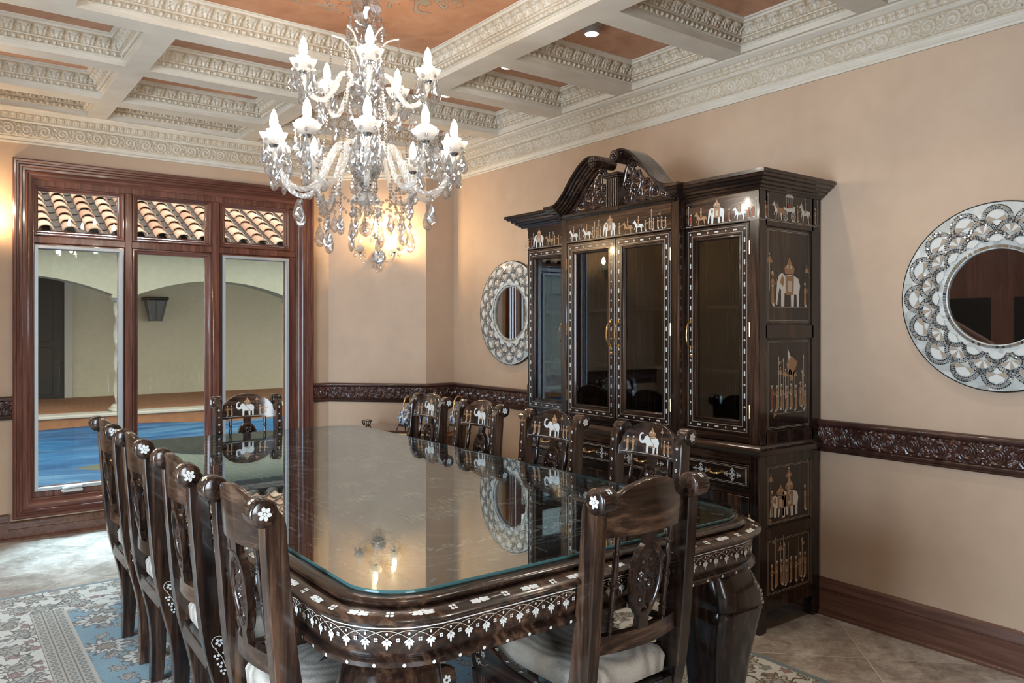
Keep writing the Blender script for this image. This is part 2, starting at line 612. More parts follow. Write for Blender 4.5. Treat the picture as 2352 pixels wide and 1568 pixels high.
def mat_ceil(name, mural):
    m = NT(name)
    c = m.coord()
    a = m.noise(c, 2.2, 6, 0.6, 1.2); b = m.noise(c, 9, 5, 0.6, 0.6)
    f = m.math('ADD', m.math('MULTIPLY', a, 0.7), m.math('MULTIPLY', b, 0.3))
    if not mural:
        col = m.ramp(f, [(0.3, (0.30, 0.14, 0.08)), (0.5, (0.48, 0.25, 0.15)), (0.72, (0.60, 0.36, 0.24))])
    else:
        col = m.ramp(f, [(0.3, (0.34, 0.135, 0.06)), (0.5, (0.50, 0.22, 0.11)), (0.72, (0.62, 0.33, 0.19))])
        # painted scrollwork: flowing ribbons of grey-green and plum over the terracotta ground
        sp = m.n('SeparateXYZ'); m.l(c, sp.inputs[0])
        d = m.math('SQRT', m.math('ADD', m.math('POWER', m.math('MULTIPLY', sp.outputs[0], 1.05), 2.0), m.math('POWER', sp.outputs[1], 2.0)))
        n2 = m.noise(c, 2.6, 1, 0.4, 2.4)
        ln = m.math('ABSOLUTE', m.math('SUBTRACT', m.math('FRACT', m.math('MULTIPLY', n2, 5.0)), 0.5))
        zone = m.math('MULTIPLY', m.math('GREATER_THAN', d, 0.10), m.math('LESS_THAN', m.math('ADD', d, m.math('MULTIPLY', n2, 0.5)), 0.98))
        fill = m.math('MULTIPLY', m.math('LESS_THAN', ln, 0.13), zone)
        outl = m.math('MULTIPLY', m.math('LESS_THAN', m.math('ABSOLUTE', m.math('SUBTRACT', ln, 0.15)), 0.022), zone)
        gg = m.ramp(b, [(0.35, (0.27, 0.25, 0.17)), (0.6, (0.36, 0.33, 0.25))])
        col = m.mix(m.math('MULTIPLY', fill, 0.75), col, gg)
        col = m.mix(m.math('MULTIPLY', outl, 0.7), col, (0.16, 0.05, 0.04))
    m.set(col=col, rough=0.6)
    return m.mat


FLOOR = mat_floor()
COFF = mat_ceil('brown_coffer_paint', False)
MURAL = mat_ceil('painted_mural', True)


def mat_fabric():
    m = NT('beige_chenille')
    c = m.coord(scale=(1, 1, 1))
    wv = m.n('TexWave', wave_type='RINGS', rings_direction='Z')
    m.l(m.coord(scale=(6, 4, 3)), wv.inputs['Vector'])
    wv.inputs['Scale'].default_value = 1.6; wv.inputs['Distortion'].default_value = 6.0; wv.inputs['Detail'].default_value = 3
    fi = m.noise(c, 220, 3, 0.7)
    f = m.math('ADD', m.math('MULTIPLY', wv.outputs['Fac'], 0.35), m.math('MULTIPLY', fi, 0.65))
    m.set(col=m.ramp(f, [(0.25, (0.27, 0.235, 0.19)), (0.7, (0.56, 0.51, 0.43))]), rough=0.85, sheen=0.25)
    m.bump(f, 0.5, 0.004)
    return m.mat


FAB = mat_fabric()


def floral(m, vec, scale, r0, n, seedz=0.0, rnd=0.75):
    """flower motifs: returns (fill mask, outline mask, radial 0..1)"""
    vo = m.n('TexVoronoi', feature='F1', voronoi_dimensions='2D')
    m.l(vec, vo.inputs['Vector'])
    vo.inputs['Scale'].default_value = scale
    vo.inputs['Randomness'].default_value = rnd
    sub = m.n('VectorMath', operation='SUBTRACT'); 
    scv = m.n('VectorMath', operation='SCALE'); m.l(vec, scv.inputs[0]); scv.inputs['Scale'].default_value = 1.0
    m.l(scv.outputs[0], sub.inputs[0]); m.l(vo.outputs['Position'], sub.inputs[1])
    sp = m.n('SeparateXYZ'); m.l(sub.outputs[0], sp.inputs[0])
    th = m.math('ARCTAN2', sp.outputs[1], sp.outputs[0])
    pet = m.math('ADD', 0.84, m.math('MULTIPLY', m.math('COSINE', m.math('MULTIPLY', th, float(n))), 0.16))
    sq = m.noise(vec, 22.0, 2, 0.6)
    pet = m.math('MULTIPLY', pet, m.math('ADD', 0.45, m.math('MULTIPLY', sq, 1.1)))
    rr = m.math('DIVIDE', m.math('DIVIDE', vo.outputs['Distance'], pet), r0)
    fill = m.math('LESS_THAN', rr, 1.0)
    o1 = m.math('LESS_THAN', m.math('ABSOLUTE', m.math('SUBTRACT', rr, 1.0)), 0.12)
    o2 = m.math('LESS_THAN', m.math('ABSOLUTE', m.math('SUBTRACT', rr, 0.5)), 0.09)
    return fill, m.math('MAXIMUM', o1, o2), rr, vo.outputs['Color']


def mat_rug():
    m = NT('floral_rug_wool')
    tc = m.n('TexCoord'); v = tc.outputs['Object']
    sp = m.n('SeparateXYZ'); m.l(v, sp.inputs[0])
    dx = m.math('SUBTRACT', 1.4125, m.math('ABSOLUTE', sp.outputs[0]))
    dy = m.math('SUBTRACT', 1.84, m.math('ABSOLUTE', sp.outputs[1]))
    d = m.math('MINIMUM', dx, dy)
    mx = m.math('LESS_THAN', dx, 0.515); my = m.math('LESS_THAN', dy, 0.40)
    border = m.math('MAXIMUM', mx, my)
    gw = m.math('MULTIPLY', m.math('MULTIPLY', m.math('GREATER_THAN', dx, 0.37), mx), m.math('GREATER_THAN', dy, 0.35))
    nz = m.noise(v, 3.0, 4)
    fuzz = m.noise(v, 240, 2, 0.7)
    blue = m.ramp(m.math('ADD', m.math('MULTIPLY', nz, 0.6), m.math('MULTIPLY', fuzz, 0.4)), [(0.35, (0.15, 0.27, 0.34)), (0.68, (0.23, 0.37, 0.44))])
    cream = m.ramp(fuzz, [(0.3, (0.50, 0.49, 0.44)), (0.7, (0.68, 0.67, 0.62))])
    ds = m.noise(v, 7, 2, 0.5, 0.0, 'Color')
    wv = m.n('VectorMath', operation='MULTIPLY_ADD')
    m.l(ds, wv.inputs[0]); wv.inputs[1].default_value = (0.06, 0.06, 0); m.l(v, wv.inputs[2])
    vv = wv.outputs[0]
    brown = (0.085, 0.06, 0.045); taup = (0.27, 0.22, 0.16)
    # field: large cream palmettes
    f1, o1, r1, c1 = floral(m, vv, 3.6, 0.36, 11)
    f2, o2, r2, c2 = floral(m, vv, 8.5, 0.30, 7)
    fl = m.mix(m.math('LESS_THAN', r1, 0.5), cream, taup)
    field = m.mix(m.math('MULTIPLY', f2, 0.85), blue, (0.40, 0.37, 0.30))
    field = m.mix(m.math('MULTIPLY', o2, 0.8), field, brown)
    field = m.mix(f1, field, fl)
    field = m.mix(m.math('MULTIPLY', o1, 0.85), field, brown)
    # border: cream ground with grey-green and russet florals and vines
    f3, o3, r3, c3 = floral(m, vv, 6.0, 0.38, 9)
    f4, o4, r4, c4 = floral(m, vv, 12.0, 0.33, 5)
    vine = m.math('LESS_THAN', m.math('ABSOLUTE', m.math('SUBTRACT', m.noise(v, 5.5, 1, 0.4, 0.8), 0.5)), 0.010)
    bc = m.mix(vine, cream, brown)
    sc4 = m.n('SeparateColor'); m.l(c4, sc4.inputs[0])
    colr = m.ramp(sc4.outputs[0], [(0.3, (0.20, 0.24, 0.21)), (0.5, (0.26, 0.11, 0.085)), (0.75, (0.30, 0.25, 0.18))], 'CONSTANT')
    bc = m.mix(m.math('MULTIPLY', f4, 0.8), bc, colr)
    bc = m.mix(m.math('MULTIPLY', o4, 0.8), bc, brown)
    bc = m.mix(m.math('MULTIPLY', f3, 0.7), bc, m.mix(m.math('LESS_THAN', r3, 0.55), (0.36, 0.33, 0.26), (0.22, 0.24, 0.22)))
    bc = m.mix(m.math('MULTIPLY', o3, 0.9), bc, brown)
    # guard stripe: three narrow bands of small repeating motifs
    uu = m.math('DIVIDE', m.math('SUBTRACT', dx, 0.37), 0.145)
    lines = m.math('LESS_THAN', m.math('ABSOLUTE', m.math('SUBTRACT', m.math('FRACT', m.math('MULTIPLY', uu, 3.0)), 0.5)), 0.44)
    rep = m.math('FRACT', m.math('MULTIPLY', sp.outputs[1], 22.0))
    cell = m.math('ADD', m.math('POWER', m.math('MULTIPLY', m.math('SUBTRACT', rep, 0.5), 2.2), 2.0),
                  m.math('POWER', m.math('MULTIPLY', m.math('SUBTRACT', m.math('FRACT', m.math('MULTIPLY', uu, 3.0)), 0.5), 3.0), 2.0))
    mot = m.math('LESS_THAN', m.math('ABSOLUTE', m.math('SUBTRACT', cell, 0.5)), 0.3)
    gcol = m.mix(lines, (0.16, 0.14, 0.12), m.mix(mot, (0.42, 0.38, 0.31), (0.17, 0.18, 0.17)))
    bc = m.mix(gw, bc, gcol)
    col = m.mix(border, field, bc)
    edge = m.math('LESS_THAN', m.math('ABSOLUTE', m.math('SUBTRACT', m.math('MINIMUM', m.math('SUBTRACT', dx, 0.515), m.math('SUBTRACT', dy, 0.40)), 0.0)), 0.006)
    col = m.mix(edge, col, (0.5, 0.47, 0.4))
    col = m.mix(m.math('LESS_THAN', d, 0.032), col, (0.15, 0.20, 0.225))
    m.set(col=col, rough=0.9, sheen=0.2)
    m.bump(fuzz, 0.5, 0.004)
    return m.mat


RUG = mat_rug()

# ================================================================ ROOM SHELL
XR, YB, XL, YF = 3.545, 6.126, -0.62, -0.30
Y2, XD0, XD1 = 5.539, 3.274, 2.685        # short return and 45-degree corner
ZB, ZC = 2.86, 3.0                        # beam underside, coffer ceiling
WX0, WX1, WZ0, WZ1 = 0.56, 2.43, 0.25, 2.43   # window opening


def slab(name, mat, boxes, label=None):
    mb = MB()
    for a, b in boxes: mb.box(a, b)
    return struct(mb.build(name, mat), label)


mb = MB(); mb.box((-5.2, -3.4, -0.12), (3.75, 6.3, 0.0))
struct(mb.build('floor', FLOOR), 'beige travertine floor tiles laid on the diagonal')
slab('wall_right', WALL, [((XR, YF - .2, 0), (XR + .16, Y2 + .16, 3.05))], 'tan painted wall behind the display cabinet')
mb = MB()
mb.prism([(XR, Y2), (XR, YB + .17), (XD1, YB + .17), (XD1, YB), (XD0, Y2)], XYZ, 0, 3.05)
struct(mb.build('wall_corner', WALL), 'tan angled corner wall carrying the sconce')
slab('wall_back', WALL, [((XL - .2, YB, 0), (WX0, YB + .17, 3.05)), ((WX1, YB, 0), (XD1, YB + .17, 3.05)),
                         ((WX0, YB, 0), (WX1, YB + .17, WZ0)), ((WX0, YB, WZ1), (WX1, YB + .17, 3.05))], 'tan wall around the window')
slab('wall_left', WALL, [((XL - .15, YF - .2, 0), (XL, 0.35, 3.05)), ((XL - .15, 4.6, 0), (XL, YB, 3.05)),
                         ((XL - .15, 0.35, 2.5), (XL, 4.6, 3.05))])
slab('wall_front', WALL, [((.85, YF - .15, 0), (XR, YF, 3.05)), ((XL, YF - .15, 2.4), (.85, YF, 3.05))])  # gap beside the camera left open for the added front fill
# entrance hall seen only in the mirrors and the gloss of the furniture
slab('wall_hall', WALL, [((-5.2, -3.4, 0), (-5.05, 6.3, 3.4)), ((-5.05, 6.13, 0), (XL - .2, 6.3, 3.4)),
                         ((-5.05, -3.4, 0), (3.75, -3.25, 3.4)), ((3.6, -3.25, 0), (3.75, YF - .2, 3.4))])
slab('ceiling_hall', BEAMM, [((-5.2, -3.4, 3.4), (XL - .15, 6.3, 3.5)), ((XL - .15, -3.4, 3.4), (3.75, YF - .15, 3.5))])
mb = MB()
dp = [(-.95, 0), (.95, 0), (.95, 1.9)] + [(.95 * cos(t), 1.9 + .75 * sin(t)) for t in np.linspace(0.15, pi - .15, 14)] + [(-.95, 1.9)]
mb.prism(dp, lambda a, b, h: (-5.05 + h, 4.6 + a, b), 0, .08, 0, .01)
for a in (-.48, .48):
    for b0, b1 in ((.2, .9), (1.05, 1.85)):
        mb.box((-4.965, 4.6 + a - .33, b0), (-4.955, 4.6 + a + .33, b1), 1)
struct(mb.build('door_1', [MH[2], DARKM]), 'dark arched double door across the hall')
mb = MB()
hp = [Vector((-2.6, 3.3, 0.95)), Vector((-2.6, 3.45, 1.0)), Vector((-2.6, 5.6, 2.35))]
mb.tube(hp, 0.035, 10)
for k in range(10):
    y = 3.42 + k * .22
    mb.tube([(-2.6, y, 0), (-2.6, y, 0.95 + max(0, y - 3.45) * .628)], 0.012, 6, 1)
bal = mb.build('stair_railing', [MH[1], DARKM])
tag(bal, 'mahogany stair handrail on dark iron balusters beyond the room', 'railing')

# ---- ceiling: coffer plates, beams, carved mouldings
TRAY = (0.536, 1.925, 2.39, 4.01)
cof = []
for y0, y1 in ((4.15, 4.75), (4.88, 5.51), (5.65, 6.03)):
    for x0, x1 in ((-.51, .88), (1.0, 1.92), (2.04, 3.44)):
        cof.append((x0, y0, x1, y1, True))
for y0, y1 in ((3.505, 4.02), (2.715, 3.365), (1.925, 2.57), (1.18, 1.78)):
    cof.append((2.545, y0, 3.44, y1, True))
    cof.append((-.51, y0, .381, y1, False))
for x0, x1 in ((.50, 1.40), (1.52, 2.42)): cof.append((x0, 1.18, x1, 1.78, False))
for x0, x1 in ((-.51, .88), (1.0, 1.92), (2.04, 3.44)):
    cof.append((x0, .42, x1, 1.05, False)); cof.append((x0, -.2, x1, .29, False))
mb = MB(); mb.box((XL - .1, YF - .1, ZC), (XR + .1, YB + .1, ZC + .1))
ceil_o = struct(mb.build('ceiling', COFF), 'brown painted ceiling panels deep inside the coffers')
mb = MB(); mb.box((TRAY[0] + .05, TRAY[1] + .05, ZC - .004), (TRAY[2] - .05, TRAY[3] - .05, ZC + .01))
mur = mb.build('ceiling_mural', MURAL)
for v in mur.data.vertices: v.co -= Vector((1.463, 2.966, 0))
mur.location = (1.463, 2.966, 0)
struct(mur, 'terracotta painted mural in the central ceiling tray')

# beam grid: one slab with the coffers cut out (built from cells)
xs = sorted({XL, XR} | {c[0] for c in cof} | {c[2] for c in cof} | {TRAY[0], TRAY[2]})
ys = sorted({YF, YB} | {c[1] for c in cof} | {c[3] for c in cof} | {TRAY[1], TRAY[3]})
holes = [c[:4] for c in cof] + [TRAY]
mb = MB()
for i in range(len(xs) - 1):
    for j in range(len(ys) - 1):
        cx_, cy_ = (xs[i] + xs[i + 1]) / 2, (ys[j] + ys[j + 1]) / 2
        if any(h[0] < cx_ < h[2] and h[1] < cy_ < h[3] for h in holes): continue
        mb.add([(xs[i], ys[j], ZB), (xs[i + 1], ys[j], ZB), (xs[i + 1], ys[j + 1], ZB), (xs[i], ys[j + 1], ZB)], [(0, 3, 2, 1)])
struct(mb.build('trim_1', BEAMM, recalc=False), 'cream painted ceiling beams between the coffers')

FAS = [(0, ZB), (0, ZB + .033), (.006, ZB + .033), (.006, ZB + .037), (.012, ZB + .040)]
EGG = [(.012, ZB + .040), (.020, ZB + .048), (.026, ZB + .062)]
MID = [(.026, ZB + .062), (.031, ZB + .063), (.031, ZB + .069)]
ACA = [(.031, ZB + .069), (.036, ZB + .088), (.050, ZB + .106), (.074, ZB + .118)]
TOP = [(.074, ZB + .118), (.080, ZB + .119), (.082, ZB + .130), (.090, ZB + .132), (.092, ZC)]
mbp = MB()
for x0, y0, x1, y1, rel in cof + [(*TRAY, 'tray')]:
    path = [(x0, y0), (x1, y0), (x1, y1), (x0, y1)]
    if not rel:
        sweep(mbp, path, True, FAS + EGG[1:] + MID + ACA[1:] + TOP[1:], XYZ)
        continue
    for part in (FAS, MID, TOP): sweep(mbp, path, True, part, XYZ)
    ms = miters(path, True)
    for s_ in range(4):
        a, b = path[s_], path[(s_ + 1) % 4]; ma, m2 = ms[s_], ms[(s_ + 1) % 4]
        vis = s_ in (1, 2) or rel == 'tray'
        if vis:
            relief(mbp, a, b, ma, m2, EGG, f_egg(.036), .011, .0042, 9)
            relief(mbp, a, b, ma, m2, ACA, f_acanthus(.074), .013, .0046, 14)
        else:
            sweep(mbp, [a, b], False, EGG, XYZ); sweep(mbp, [a, b], False, ACA, XYZ)
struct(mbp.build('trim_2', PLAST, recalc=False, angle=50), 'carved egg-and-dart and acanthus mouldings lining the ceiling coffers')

# ---- wall cornice, chair rail, baseboard follow the walls
ROOM = [(XR, YF), (XR, Y2), (XD0, Y2), (XD1, YB), (XL, YB)]
C1 = [(0, 2.640), (.010, 2.640), (.014, 2.650), (.009, 2.658), (.016, 2.668), (.020, 2.678), (.016, 2.684), (.020, 2.688)]
C2 = [(.020, 2.688), (.026, 2.775)]
C3 = [(.026, 2.775), (.034, 2.778), (.039, 2.786), (.034, 2.794), (.038, 2.797)]
C4 = [(.038, 2.797), (.044, 2.815), (.060, 2.832)]
C5 = [(.060, 2.832), (.068, 2.835), (.074, 2.845), (.082, 2.848), (.088, 2.8585), (.105, 2.8592)]
mb = MB()
for part in (C1, C3, C5): sweep(mb, ROOM, False, part, XYZ)
ms = miters(ROOM, False)
for i in range(len(ROOM) - 1):
    relief(mb, ROOM[i], ROOM[i + 1], ms[i], ms[i + 1], C2, f_scroll(.105, .087), .010, .0036, 28)
    relief(mb, ROOM[i], ROOM[i + 1], ms[i], ms[i + 1], C4, f_acanthus(.046), .008, .0042, 11)
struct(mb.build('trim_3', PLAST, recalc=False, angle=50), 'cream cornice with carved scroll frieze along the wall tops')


def rail(path, name):
    mb = MB()
    R1 = [(0, .800), (.012, .800), (.016, .806), (.012, .812), (.020, .817), (.026, .826), (.020, .832)]
    R2 = [(.018, .832), (.020, .926)]
    R3 = [(.020, .926), (.028, .930), (.033, .940), (.030, .950), (.022, .956), (0, .957)]
    sweep(mb, path, False, R1, XYZ); sweep(mb, path, False, R3, XYZ)
    ms = miters(path, False)
    for i in range(len(path) - 1):
        relief(mb, path[i], path[i + 1], ms[i], ms[i + 1], R2, f_scroll(.115, .094), .012, .0036, 28)
    return struct(mb.build(name, MHR, recalc=False, angle=50), 'carved dark mahogany chair rail')


MHR = mat_wood('mahogany_carved', 2, (0.026, 0.009, 0.006), (0.046, 0.016, 0.011), (0.075, 0.027, 0.017), 0.28, 0.3, 0.2)
rail([(XR, YF), (XR, Y2), (XD0, Y2), (XD1, YB), (2.535, YB)], 'trim_4')
rail([(.456, YB), (XL, YB)], 'trim_5')
BB = [(.030, 0), (.030, .012), (.022, .020), (.016, .022), (.016, .125), (.020, .130), (.020, .140), (.012, .152), (.012, .160), (.008, .172), (0, .179)]
BS = [(o, h if h < .1 else h - .052) for o, h in BB]
mb = MB(); sweep(mb, [(XR, YF), (XR, Y2), (XD0, Y2), (XD1, YB), (2.55, YB)], False, BB, XYZ)
struct(mb.build('baseboard_right', MHB), 'tall brown baseboard along the cabinet wall')
mb = MB(); sweep(mb, [(2.55, YB), (.43, YB)], False, BS, XYZ); sweep(mb, [(.43, YB), (XL, YB)], False, BB, XYZ)
mb.box((.425, YB - .018, .10), (.44, YB, .179))
struct(mb.build('baseboard_back', MHB), 'brown baseboard stepping down under the window')

# ================================================================ WINDOW
YW = YB                    # wall face
win = empty('window_1', 'wide mahogany window of three tall panes and three transoms', None, (0, YB, 0)); win['kind'] = 'structure'
wf = lambda a, b, h: (a, -h, b)          # local: plane x-z, h toward the room


def rect(x0, z0, x1, z1): return [(x0, z0), (x1, z0), (x1, z1), (x0, z1)]


mb = MB()
CAS = [(0, 0), (0, .040), (.008, .046), (.020, .044), (.024, .034), (.034, .032), (.042, .038), (.052, .036), (.058, .026),
       (.072, .024), (.080, .028), (.090, .024), (.098, .014), (.112, .010), (.122, .002), (.124, -.06)]
sweep(mb, rect(.452, .142, 2.539, 2.538), True, CAS, wf)
k_ = len(CAS) - 1
for si in range(4):
    for j in range(k_): mb.m[si * k_ + j] = (si + 1) % 2
mb.build('casing', [MH[2], MH[0]], win, angle=30)
mb = MB()
FX = [(.575, 1.135), (1.135, 1.770), (1.770, 2.416)]
gl = []
paneX = [(.604, 1.094), (1.226, 1.700), (1.846, 2.320)]
mb.box((.56, .018, .262), (2.43, .10, .30)); mb.box((.56, .018, 2.375), (2.43, .10, 2.42))
mb.box((.56, .018, .30), (.582, .10, 2.38)); mb.box((2.355, .018, .30), (2.43, .10, 2.38))
for xa, xb in ((1.135, 1.185), (1.745, 1.80)):
    mb.box((xa, .006, .29), (xb, .10, 2.38), 0, .006)
mb.box((.57, .010, 1.985), (2.41, .10, 2.035), 0, .006)
mb.build('jamb', MH[2], win)
SP = [(0, 0), (0, .012), (.008, .016), (.018, .012), (.022, .002), (.034, 0), (.038, -.012)]
SASH = []
lim = [(.582, 1.135), (1.185, 1.745), (1.80, 2.355)]
for k in range(3):
    for z0, z1, pz0, pz1 in ((.30, 1.985, .330, 1.948), (2.035, 2.375, 2.078, 2.345)):
        mb = MB()
        x0, x1 = lim[k]; p0, p1 = paneX[k]
        # wooden sash frame with a stepped profile down to the glass
        O = rect(x0, z0, x1, z1); I = rect(p0, pz0, p1, pz1)
        prof = [(0, -.024), (.10, -.016), (.30, -.016), (.42, -.026), (.70, -.030), (.82, -.038), (1, -.040), (1, -.07)]
        rings = []
        for a, b in zip(O, I):
            rings.append([wf(a[0] + (b[0] - a[0]) * t, a[1] + (b[1] - a[1]) * t, h) for t, h in prof])
        mb.loft(rings, 0, closed=False, loop=True, cap=False)
        for si in range(4):
            for j in range(7): mb.m[si * 7 + j] = (si + 1) % 2
        mb.build('sash', [MH[2], MH[0]], win, angle=30)
        mg = MB(); mg.box((p0 - .004, .055, pz0 - .004), (p1 + .004, .060, pz1 + .004))
        mg.build('pane', PANE, win)
        if z0 < 1 and k != 1:
            ms_ = MB()
            sweep(ms_, rect(p0 - .024, pz0 - .024, p1 + .026, pz1 + .024), True, [(0, -.03), (0, -.004), (.020, -.004), (.022, -.016), (.022, -.05)], wf)
            ms_.build('insect_screen_frame', GREYM, win, angle=30)
mb = MB()
mb.box((.735, -.030, .286), (.865, .02, .306), 0, .008)
mb.prism([(.74, .306), (.86, .318), (.865, .330), (.80, .330), (.74, .318)], lambda a, b, h: (a, -h, b), .0, .03, 0, .004)
mb.box((1.04, -.005, .30), (1.09, .02, .312), 0, .004)
mb.build('crank_handle', plain('white_enamel', (.55, .55, .53), .35), win)

# ================================================================ COURTYARD
def ext_stucco(name, a, b):
    m = NT(name); c = m.coord()
    f = m.math('ADD', m.math('MULTIPLY', m.noise(c, .7, 4), .6), m.math('MULTIPLY', m.noise(c, 12, 4), .4))
    m.set(col=m.ramp(f, [(.35, a), (.65, b)]), rough=.9)
    return m.mat


STUC = ext_stucco('beige_stucco', (.42, .40, .29), (.50, .48, .36))
TERRA = ext_stucco('terracotta_paving', (.30, .135, .065), (.42, .21, .11))
CEM = ext_stucco('pale_cement', (.50, .46, .38), (.62, .58, .50))
GA = 12.23        # facade plane
mb = MB(); mb.box((-14, 6.3, -.3), (16, 20, -.02))
struct(mb.build('ground', CEM), 'pale courtyard paving beyond the window')
bld = empty('arcade_building', 'beige arcaded courtyard wing with a clay tile roof, outside the window', 'building', (0, GA, 0))
# facade with two-centred flat arches
piers = [(-5.68, -5.4), (-3.08, -2.80), (-.48, -.20), (2.12, 2.40), (4.72, 5.0), (7.32, 7.60)]
up = []
mb = MB()
ztop, zs, zc = 2.75, 1.89, 2.135
for k in range(len(piers) - 1):
    xa, xb = piers[k][1], piers[k + 1][0]
    xm, hw = (xa + xb) / 2, (xb - xa) / 2
    n = 22
    arc = [(xa + (xb - xa) * i / n, zs + (zc - zs) * (1 - abs(2 * i / n - 1) ** 2.0)) for i in range(n + 1)]
    for i in range(n):
        p, q = arc[i], arc[i + 1]
        for y0, y1 in ((0, .35),):
            mb.loft([[(p[0], 0, p[1]), (q[0], 0, q[1]), (q[0], 0, ztop), (p[0], 0, ztop)],
                     [(p[0], .35, p[1]), (q[0], .35, q[1]), (q[0], .35, ztop), (p[0], .35, ztop)]])
for xa, xb in piers: mb.box((xa, 0, zs), (xb, .35, ztop)); mb.box((xa - .03, -.03, zs - .05), (xb + .03, .38, zs), 0, .01)
mb.build('arcade_wall', STUC, bld)
mb = MB(); mb.box((-14, 3.0, .0), (16, 3.2, 3.2)); mb.box((-14, .35, 2.70), (16, 3.0, 2.8))
mb.build('loggia_wall', ext_stucco('loggia_stucco', (.56, .53, .40), (.66, .62, .48)), bld)
for xa, xb in piers:
    mb = MB(); c = ((xa + xb) / 2, .17, 0)
    pts = 26; rings = []
    for i in range(pts + 1):
        z = .33 + (zs - .10 - .33) * i / pts
        rings.append([(c[0] + (.10 + .018 * cos(3 * t + i * .9)) * cos(t), c[1] + (.10 + .018 * cos(3 * t + i * .9)) * sin(t), z) for t in np.linspace(0, 2 * pi, 16, endpoint=False)])
    mb.loft(rings)
    mb.box((c[0] - .16, c[1] - .16, .22), (c[0] + .16, c[1] + .16, .28), 0, .02)
    mb.lathe([(.15, .28), (.15, .30), (.12, .33)], 16, c)
    mb.lathe([(.10, zs - .10), (.14, zs - .08), (.15, zs - .05)], 16, c)
    mb.build('twisted_column', CEM, bld)
mb = MB()
mb.box((-14, -.05, -.02), (16, 3.0, .20)); mb.box((-14, -.08, .18), (16, .30, .225), 1, .01)
mb.box((-14, .30, .20), (16, 3.0, .232))
mb.build('step', [TERRA, CEM], bld)
mb = MB()
mb.box((.82, 2.96, .23), (1.87, 3.0, 2.35)); mb.box((1.0, 2.94, .3), (1.7, 2.97, 1.1), 0, .01); mb.box((1.0, 2.94, 1.2), (1.7, 2.97, 2.2), 0, .01)
ld_ = mb.build('door', plain('weathered_dark_door', (.035, .033, .030), .7), bld)
mb = MB(); mb.box((1.87, 2.93, .23), (2.0, 3.0, 2.45), 0, .01); mb.box((.69, 2.93, .23), (.82, 3.0, 2.45), 0, .01); mb.box((.69, 2.93, 2.35), (2.0, 3.0, 2.48), 0, .01)
mb.build('door_trim', plain('white_door_trim', (.50, .49, .45), .6), ld_)


def roof_mat():
    m = NT('clay_barrel_tile')
    at = m.n('Attribute'); at.attribute_name = 'wear'
    wn2 = m.n('TexWhiteNoise', noise_dimensions='1D'); m.l(at.outputs['Fac'], wn2.inputs['W'])
    c = m.coord(); nz = m.noise(c, 9, 5)
    f = m.math('ADD', m.math('MULTIPLY', wn2.outputs[0], .6), m.math('MULTIPLY', nz, .5))
    m.set(col=m.ramp(f, [(.2, (.48, .25, .16)), (.5, (.66, .39, .26)), (.85, (.76, .54, .40))]), rough=.85)
    return m.mat


TILE = roof_mat()
PANT = ext_stucco('dark_pan_tile', (.12, .095, .085), (.19, .155, .14))  # valley tiles and roof underlay, darker than the cover tiles
mb = MB()
pitch = radians(25); py0, pz0 = -.45, 2.66
nrow, ncol, cw, rl = 17, 50, .285, .30
for r in range(nrow):
    s0 = r * rl
    for c in range(ncol):
        x0 = -5.6 + c * cw
        # pan (valley) tile
        for off, rad, mat_, up_, ar in ((cw / 2, .085, 1, -1, .0), (0, .088, 0, 1, .0)):
            rings = []
            for e, (s, rr, lift) in enumerate(((s0, rad * 1.10, .030), (s0 + rl * 1.12, rad * .86, .0))):
                ring = []
                for t in np.linspace(0, pi, 7):
                    a = x0 + off + rr * cos(t) * (1 if up_ > 0 else 1.05); n_ = rr * .72 * sin(t) * up_ + lift + (.02 if up_ > 0 else .03)
                    ring.append((a, py0 + s * cos(pitch) - n_ * sin(pitch), pz0 + s * sin(pitch) + n_ * cos(pitch)))
                rings.append(ring)
            if up_ > 0:   # thickness at the butt end
                inner = []
                for t in np.linspace(0, pi, 7):
                    rr = rad * 1.10 - .016; n_ = rr * .72 * sin(t) + .05
                    inner.append((x0 + rr * cos(t), py0 + s0 * cos(pitch) - n_ * sin(pitch), pz0 + s0 * sin(pitch) + n_ * cos(pitch)))
                rings = [inner] + rings
            mb.loft(rings, mat_, closed=False, cap=False, att=np.full((len(rings), 7), r * 61.3 + c * 7.77 + 1))
mb.add([(-6.5, py0 + .04, pz0 - .04), (9.5, py0 + .04, pz0 - .04), (9.5, py0 + 4.7, pz0 + 2.13), (-6.5, py0 + 4.7, pz0 + 2.13)], [(0, 1, 2, 3)], 1)
mb.box((-6.5, -.40, 2.58), (9.5, .10, 2.66), 1)
mb.build('roof', [TILE, PANT], bld, recalc=False, angle=60)
# lantern on the loggia wall
lan = empty('wall_lantern', 'dark tapered wall lantern on the loggia wall, seen through the middle pane', 'lantern', (3.28, GA + 2.82, .12))
mb = MB()
for z, r in ((1.43, .10), (1.86, .185)): pass
mb.loft([[(-.09, -.09, 1.43), (.09, -.09, 1.43), (.09, .09, 1.43), (-.09, .09, 1.43)], [(-.17, -.15, 1.84), (.17, -.15, 1.84), (.17, .15, 1.84), (-.17, .15, 1.84)]])
for sx in (-1, 1):
    mb.tube([(sx * .09, -.095, 1.43), (sx * .17, -.155, 1.84)], .014, 6)
mb.tube([(0, -.095, 1.43), (0, -.155, 1.84)], .010, 6)
mb.build('lamp_body', plain('lantern_smoked_glass', (.10, .10, .095), .35), lan)
mb = MB(); mb.box((-.20, -.18, 1.80), (.20, .18, 1.86), 0, .02)
mb.box((-.03, .1, 1.6), (.03, .18, 1.68))
mb.build('lamp_frame', DARKM, lan)
# blue pool cover


